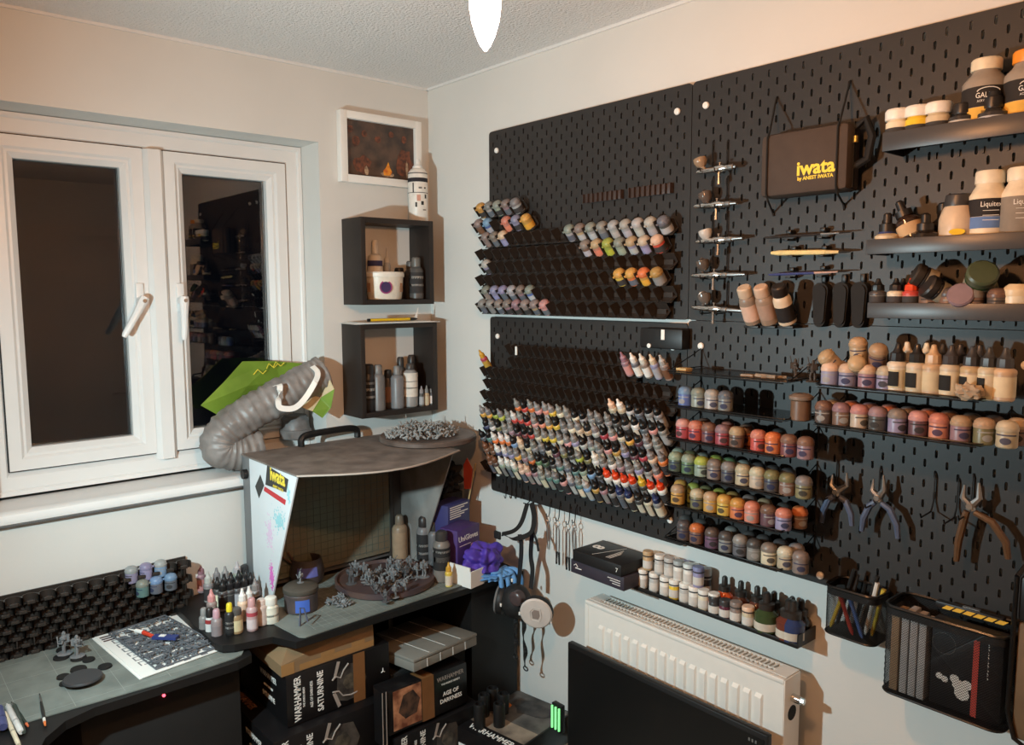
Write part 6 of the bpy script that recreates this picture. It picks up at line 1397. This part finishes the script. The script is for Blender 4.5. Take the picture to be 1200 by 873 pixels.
# hazard-striped rule lying across the basket rim
a=at(1097,722,'Y',-.055); c=at(1177,738,'Y',-.055); 
t=thing('striped_cutter','black and yellow striped cutter lying across the basket rim','cutter',(a.x,-.055,zt2+.004))
Ln=c.x-a.x
MB().box((0,-.008,0),(Ln,.008,.012),.002).build('cutter_body',BLK,t)
for i in range(6): k=MB(); x=.012+Ln*.155*i; k.prism([(x,-.001),(x+.014,-.001),(x+.022,.0065),(x+.008,.0065)],.001,frame((0,-.0081,.002),(1,0,0),(0,0,1))); k.build('yellow_stripe',mat('amber_stripe',srgb(224,176,60),.5),t,smooth=0)
k=MB(); k.box((Ln*.4,-.004,.0121),(Ln*.65,.004,.0135)); k.build('blade_slide',STEEL,t,smooth=0)
# black case hanging at the right border
x0=at(1188,800,'Y',-.09).x
t=thing('hanging_pouch','black-framed tan pouch hanging at the right border','pouch',(x0,YF-.001,bA.z-.02))
k=MB(); k.tube([(0,-.09,.30),(-.002,-.09,.06),(.01,-.09,.015),(.04,-.09,0),(.12,-.09,0)],.004,8); k.tube([(0,-.09,.30),(.01,-.06,.325),(.012,-.004,.33)],.004,8); k.build('wire_frame',WIRE,t)
k=MB(); k.box((.004,-.086,.012),(.14,-.004,.22),.006); k.build('pouch_body',mat('brown_pouch',srgb(112,88,62),.7,var=.2,scale=20),t); k=MB(); k.box((.003,-.088,.222),(.14,-.003,.30),.006); k.build('pouch_flap',BLK,t)

# ---------------- small things on the left boards
for i,(x0p,x1p,yt) in enumerate((((683.5,226.5,238),(728,222,233),0),((737,218,232),(786,213.7,226.5),0))):
    a=at(x0p[0],x0p[2],'Y',YF-.012); c=at(x1p[0],x1p[1],'Y',YF-.012)
    t=thing('ribbed_strip','dark ribbed tool strip high on the upper left board, %s of two'%['left','right'][i],'tool holder',(a.x,YF-.0006,a.z)); W=c.x-a.x; H=c.z-a.z
    SM=mat('dark_brown_plastic',srgb(66,54,50),.5)
    MB().box((0,-.006,0),(W,0,H),.001).build('back_strip',SM,t)
    n=9
    for q in range(n): x=W*q/(n-1); MB().box((x-.0012 if q else 0,-.014,0),(x+.0012 if q<n-1 else W,-.0062,H)).build('rib',SM,t,smooth=0)
a=at(750,407,'Y',-.05); c=at(800,386,'Y',-.05)
t=thing('control_box','black control box fixed at the top right of the lower left board','device',(a.x,YF-.0006,a.z)); W=c.x-a.x; H=c.z-a.z
MB().box((0,-.034,0),(W,0,H),.004).build('housing',BLK,t); MB().box((W*.52,-.0352,H*.45),(W*.60,-.0342,H*.95)).build('white_switch',WHITE,t,smooth=0)
k=MB(); k.lathe([(.006,0),(.006,.003),(.004,.004)],12,frame((W*.24,-.034,H*.12),(1,0,0),(0,0,1))); k.build('white_knob',WHITE,t)

# ================================================================== UNDER THE TABLE: BOXES
def gamebox(label,lo,hi,rotz=0,pivot=None):
    c=pivot or ((lo[0]+hi[0])/2,(lo[1]+hi[1])/2,lo[2])
    t=thing('game_box',label,'box',c,(0,0,rotz)); 
    global GB
    GB=MB().box(tuple(lo[i]-c[i] for i in range(3)),tuple(hi[i]-c[i] for i in range(3)),.0015).build('carton',mat('black_gloss_card',srgb(24,22,23),.3,var=.15),t)
    return t,c
ARM=mat('armour_print',srgb(84,78,72),.5,col2=srgb(34,31,31),scale=25); SIL=mat('silver_print',srgb(160,150,142),.5); TAPE=mat('brown_tape',srgb(128,88,54),.3,var=.1)
def front_art(t,c,x,y0,y1,z0,z1,flip=False):
    """armoured bust, tape strip, words and a small emblem on the +X face"""
    W=y1-y0; H=z1-z0; X=x-c[0]+.0006; Y=lambda u:y0+W*u-c[1]; Z=lambda v:z0+H*v-c[2]
    text('WARHAMMER',.026,WH,GB,frame((X,Y(.10),Z(.5)),(0,0,1),(0,-1,0)),'lettering',sx=.72,bold=.0004)
    text('THE HORUS HERESY',.008,WH,GB,frame((X,Y(.155),Z(.5)),(0,0,1),(0,-1,0)),'lettering',sx=.75)
    text('AGE OF DARKNESS',.011,WH,GB,frame((X,Y(.225),Z(.5)),(0,0,1),(0,-1,0)),'lettering',sx=.75)
    text('SATURNINE',.024,WH,GB,frame((X,Y(.31),Z(.5)),(0,0,1),(0,-1,0)),'lettering',sx=.85,bold=.0004)
    def fl(pts,m,dx,nm): k=MB(); k.prism([(Y(u),Z(v)) for u,v in pts],.0004,frame((X+dx,0,0),(0,1,0),(0,0,1))); k.build(nm,m,GB,smooth=0)
    fl([(.46,.18),(.56,.1),(.70,.14),(.76,.45),(.70,.8),(.56,.86),(.47,.7)],ARM,0,'printed_armour')
    fl([(.56,.34),(.64,.32),(.67,.5),(.63,.66),(.55,.62),(.52,.48)],mat('dark_armour_print',srgb(52,48,44),.5,col2=srgb(96,88,74),scale=60),.0005,'printed_helmet')
    for a in (((.42,.62),(.45,.68),(.50,.62),(.53,.75),(.58,.86)),((.42,.38),(.48,.36),(.52,.24),(.60,.2),(.66,.22))):
        k=MB(); k.tube([(X+.0006,Y(u),Z(v)) for u,v in a],.0022,5); k.build('printed_trim',SIL,GB)
    fl([(.43,.66),(.455,.64),(.50,.95),(.47,.97)],SIL,.0003,'printed_trim'); fl([(.42,.34),(.45,.36),(.50,.06),(.47,.03)],SIL,.0003,'printed_trim')
    for i in range(3): k=MB(); k.tube([(X+.0004,Y(.93),Z(.44)),(X+.0004,Y(.93+.02*math.cos(R(90+120*i))),Z(.44+.06*math.sin(R(90+120*i))))],.0012,5); k.build('small_emblem',WH,GB)
def side_words(t,c,y,x0,x1,z0,z1):
    Y=y-c[1]-.0008
    for i,(wd,s,v) in enumerate((('WARHAMMER',.022,.72),('AGE OF DARKNESS',.009,.5),('SATURNINE',.02,.3))):
        text(wd,s,WH,GB,frame(((x0+x1)/2-c[0]+.02,Y,z0+(z1-z0)*v-c[2]),(1,0,0),(0,0,1)),'lettering',sx=.72)
t,c=gamebox('black game box with printed armour under the taped carton, upper of stack',(.17,-.790,.606),(.470,-.487,.742)); front_art(t,c,.470,-.790,-.487,.606,.742); side_words(t,c,-.790,.24,.44,.606,.742)
MB().box((.470-c[0]+.0012,-.60-c[1],.606-c[2]),(.470-c[0]+.0018,-.565-c[1],.742-c[2])).build('brown_tape',TAPE,t,smooth=0)
t,c=gamebox('black game box with printed armour, lower of stack',(.19,-.845,.468),(.505,-.528,.604)); front_art(t,c,.505,-.845,-.528,.468,.604); side_words(t,c,-.845,.25,.48,.468,.604)
text('WARHAMMER',.03,mat('rust_letter',srgb(120,86,66),.6),t,frame((.25-c[0],-.815-c[1],.604-c[2]+.0006),(1,.0,0),(0,1,0)),'lettering',sx=.7)
k=MB(); k.box((.20,-.83,FL),(.50,-.54,.466),.003); tag(k.build('storage_carton',BLKM),'black carton on the floor beneath the game box stack','box')
# taped cardboard carton, lid corner crushed
t=thing('cardboard_carton','brown taped cardboard carton on the upper game box','box',(.20,-.80,.7435))
pr=[(0,0),(.262,0),(.262,.035),(.250,.066),(.0,.068)]
k=MB(); vs=[]; 
lo_=[(0,0,0),(.265,0,0),(.265,.268,0),(0,.268,0)]; md_=[(0,0,.030),(.265,0,.030),(.265,.268,.030),(0,.268,.030)]; hi_=[(0,.03,.068),(.245,.03,.068),(.262,.268,.069),(0,.268,.069)]
k.raw(lo_+md_+hi_,[(3,2,1,0),(0,1,5,4),(1,2,6,5),(2,3,7,6),(3,0,4,7),(4,5,9,8),(5,6,10,9),(6,7,11,10),(7,4,8,11),(8,9,10,11)]); k.build('carton',CARD,t,smooth=0)
CT=mat('glossy_parcel_tape',srgb(160,122,78),.2,var=.1)
k=MB(); k.box((.2652,.05,.002),(.2656,.268,.018)); k.box((.2652,.11,.0181),(.2656,.15,.03)); k.box((.2652,.2,.0181),(.2656,.24,.03)); k.build('parcel_tape',CT,t,smooth=0)
k=MB(); k.box((.2652,.0,.0),(.2658,.035,.03)); k.build('parcel_tape',CT,t,smooth=0)
# second stack: leaning boxes and organiser
t,c=gamebox('black game box lettered in white, leaning under the clear organiser',(.476,-.545,.512),(.545,-.268,.632),R(0))
t.rotation_euler=(R(-2),R(-4),R(3)); t.location.z+=.004
k=MB(); k.box((.26,-.478,.509),(.462,-.215,.640),.002); tag(k.build('storage_carton',BLKM),'black carton behind the leaning game box, under the organiser','box')
X=.545-c[0]+.0006; Yc_=lambda u:-.545+.277*u-c[1]; Zc=lambda v:.12*v
OR=mat('orange_art_print',srgb(196,140,104),.5,col2=srgb(110,62,42),scale=30)
MB().box((X-.0004,Yc_(.06),Zc(.06)),(X+.0002,Yc_(.40),Zc(.96))).build('printed_picture',OR,t,smooth=0)
k=MB(); k.prism([(Yc_(u),Zc(v)) for u,v in ((.12,.45),(.2,.25),(.34,.3),(.38,.6),(.3,.85),(.18,.8))],.0004,frame((X+.0003,0,0),(0,1,0),(0,0,1))); k.build('printed_helmet',mat('bronze_print',srgb(96,70,54),.5,col2=srgb(40,32,30),scale=50),t,smooth=0)
MB().box((X,Yc_(.41),0),(X+.0008,Yc_(.56),.12)).build('brown_tape',TAPE,t,smooth=0); MB().box((X-.055,Yc_(.41),.1202),(X+.0006,Yc_(.56),.1208)).build('brown_tape',TAPE,t,smooth=0)
text('WARHAMMER',.018,mat('silver_print',srgb(160,150,142),.5),t,frame((X,Yc_(.78),Zc(.82)),(0,1,0),(0,0,1)),'lettering',sx=.85); text('THE HORUS HERESY',.0075,WH,t,frame((X,Yc_(.78),Zc(.68)),(0,1,0),(0,0,1)),'lettering')
text('AGE OF',.0165,WH,t,frame((X,Yc_(.78),Zc(.44)),(0,1,0),(0,0,1)),'lettering',bold=.0003); text('DARKNESS',.0165,WH,t,frame((X,Yc_(.78),Zc(.28)),(0,1,0),(0,0,1)),'lettering',bold=.0003)
k=MB(); k.box((.509,-.562,.50),(.552,-.549,.652)); k.build('x',mat('black_gloss_card',srgb(24,22,23),.3,var=.15)); o=bpy.data.objects['x']; o.name='thin_case'; tag(o,'thin black case standing between the two box stacks','case'); MB().box((.5521,-.562,.5),(.5528,-.5595,.652)).build('edge_line',SIL,o,smooth=0); MB().box((.5521,-.5505,.5),(.5528,-.548,.652)).build('edge_line',SIL,o,smooth=0)
t,c=gamebox('black game box with printed armour, below the leaning one',(.25,-.525,.385),(.555,-.235,.508)); front_art(t,c,.555,-.525,-.235,.385,.508)
k=MB(); k.box((.25,-.52,FL),(.54,-.24,.384),.003); tag(k.build('storage_carton',BLKM),'black carton on the floor beneath the leaning game boxes','box')
CLR=mat('frosted_clear_plastic',srgb(158,156,148),.35,trans=.35,var=.1,scale=20)
t=thing('organiser_case','clear frosted compartment organiser lying on the leaning box','organiser',(.405,-.345,.6575),(R(-2),R(-3),R(8)))
MB().box((-.12,-.125,.0),(.12,.125,.026),.003).build('lower_tray',CLR,t); MB().box((-.121,-.126,.0265),(.121,.126,.036),.003).build('lid',CLR,t)
for i in range(1,5): MB().box((.1202,-.125+.05*i-.001,.002),(.1215,-.125+.05*i+.001,.026)).build('divider',mat('clear_edge',srgb(214,212,206),.3),t,smooth=0)
for i in range(1,4): MB().box((-.115,-.125+.0625*i-.001,.0362),(.115,-.125+.0625*i+.001,.0372)).build('lid_rib',mat('clear_edge',srgb(214,212,206),.3),t,smooth=0)
# box on the right with picture lid, black handles
BXZ=.47
t=thing('game_box','game box with dark figure picture on its lid, beside the monitor','box',(.642,-.17,BXZ-.085),(0,0,R(9)))
MB().box((-.105,-.135,0),(.105,.135,.085),.0015).build('carton',mat('black_gloss_card',srgb(24,22,23),.3,var=.15),t)
MB().box((-.10,-.02,.0852),(.10,.13,.0857)).build('printed_picture',mat('grey_art_print',srgb(96,92,88),.4,col2=srgb(30,28,28),scale=16),t,smooth=0)
MB().box((-.10,-.085,.0852),(.10,-.021,.0857)).build('printed_strip',mat('sandy_art_print',srgb(150,136,120),.4,col2=srgb(90,80,72),scale=16),t,smooth=0)
k=MB(); k.prism(blob(-.07,.04,.018,.02,9,3),.0005,Matrix.Translation((0,0,.0858))); k.build('printed_flame',mat('flame_print',srgb(238,160,48),.5),t,smooth=0)
k=MB(); k.prism(blob(-.0,.07,.07,.04,13,5),.0005,Matrix.Translation((0,0,.0859))); k.build('printed_figure',mat('dark_figure_print',srgb(36,34,34),.4,col2=srgb(70,66,64),scale=40),t,smooth=0)
text('WARHAMMER',.03,WH,t,frame((.0,-.108,.0855),(1,0,0),(0,1,0)),'lettering',sx=.85,bold=.0004)
MB().box((-.10,-.1362,.01),(.10,-.1352,.04)).build('white_panel',PAPER,t,smooth=0)
k=MB(); k.box((.565,-.30,FL),(.73,-.03,BXZ-.0855),.003); tag(k.build('storage_carton',mat('white_card_box',srgb(206,200,190),.7)),'white carton on the floor under the picture-lid game box','box')
for i,(px,py,h) in enumerate(((562,852,.055),(585,850,.052),(567,838,.05),(577,830,.05),(590,835,.046))):
    P=at(px,py,'Z',BXZ+.001); k=MB(); k.lathe([(.0165,0),(.017,.002),(.017,h*1.3-.004),(.0155,h*1.3),(.012,h*1.3),(.012,h*1.3-.01)],16); tag(k.build('painting_handle',BLK,loc=(P.x,P.y,BXZ+.0012)),'short black cylinder handle on the game box, %s of five'%['front left','front right','middle','back','right'][i],'handle',group='black cylinder handles')
p=at(582,808,'Y',-.05); k=MB(); k.tube([p+Vector((-.03,0,.02)),p+Vector((.0,-.01,.0)),p+Vector((.03,-.02,-.03))],[.008,.010,.011],10); tag(k.build('wooden_mallet',mat('pale_wood',srgb(196,170,120),.7,var=.2)),'wooden tool shaft leaning in the gap behind the black cylinders','tool')
t=thing('led_strip_lamp','green glowing light strips beside the monitor edge','light',at(651,842,'Y',-.12))
for i in range(3): k=MB(); k.tube([(-.014+.014*i,0,-.032),(-.014+.014*i,0,.034)],.0032,8); k.build('light_tube',mat('green_glow',(.2,.9,.3),.5,emit=(.3,1,.35),estr=.8),t)
k=MB(); k.box((-.02,.004,-.04),(.018,.02,.04),.002); k.build('lamp_body',BLK,t)
# computer under the desk with a red light and a cable
t=thing('computer_tower','black computer tower under the desk with a red light','computer',(.08,-1.24,FL))
MB().box((0,0,0),(.32,.36,.69),.004).build('tower_case',BLKM,t)
p=at(192,815,'X',.402)-Vector((.08,-1.24,FL)); MB().cyl((.3205,p.y,p.z),(.3235,p.y,p.z),.0035).build('red_light',mat('red_led',(1,.1,.15),.5,emit=(1,.08,.12),estr=4),t)
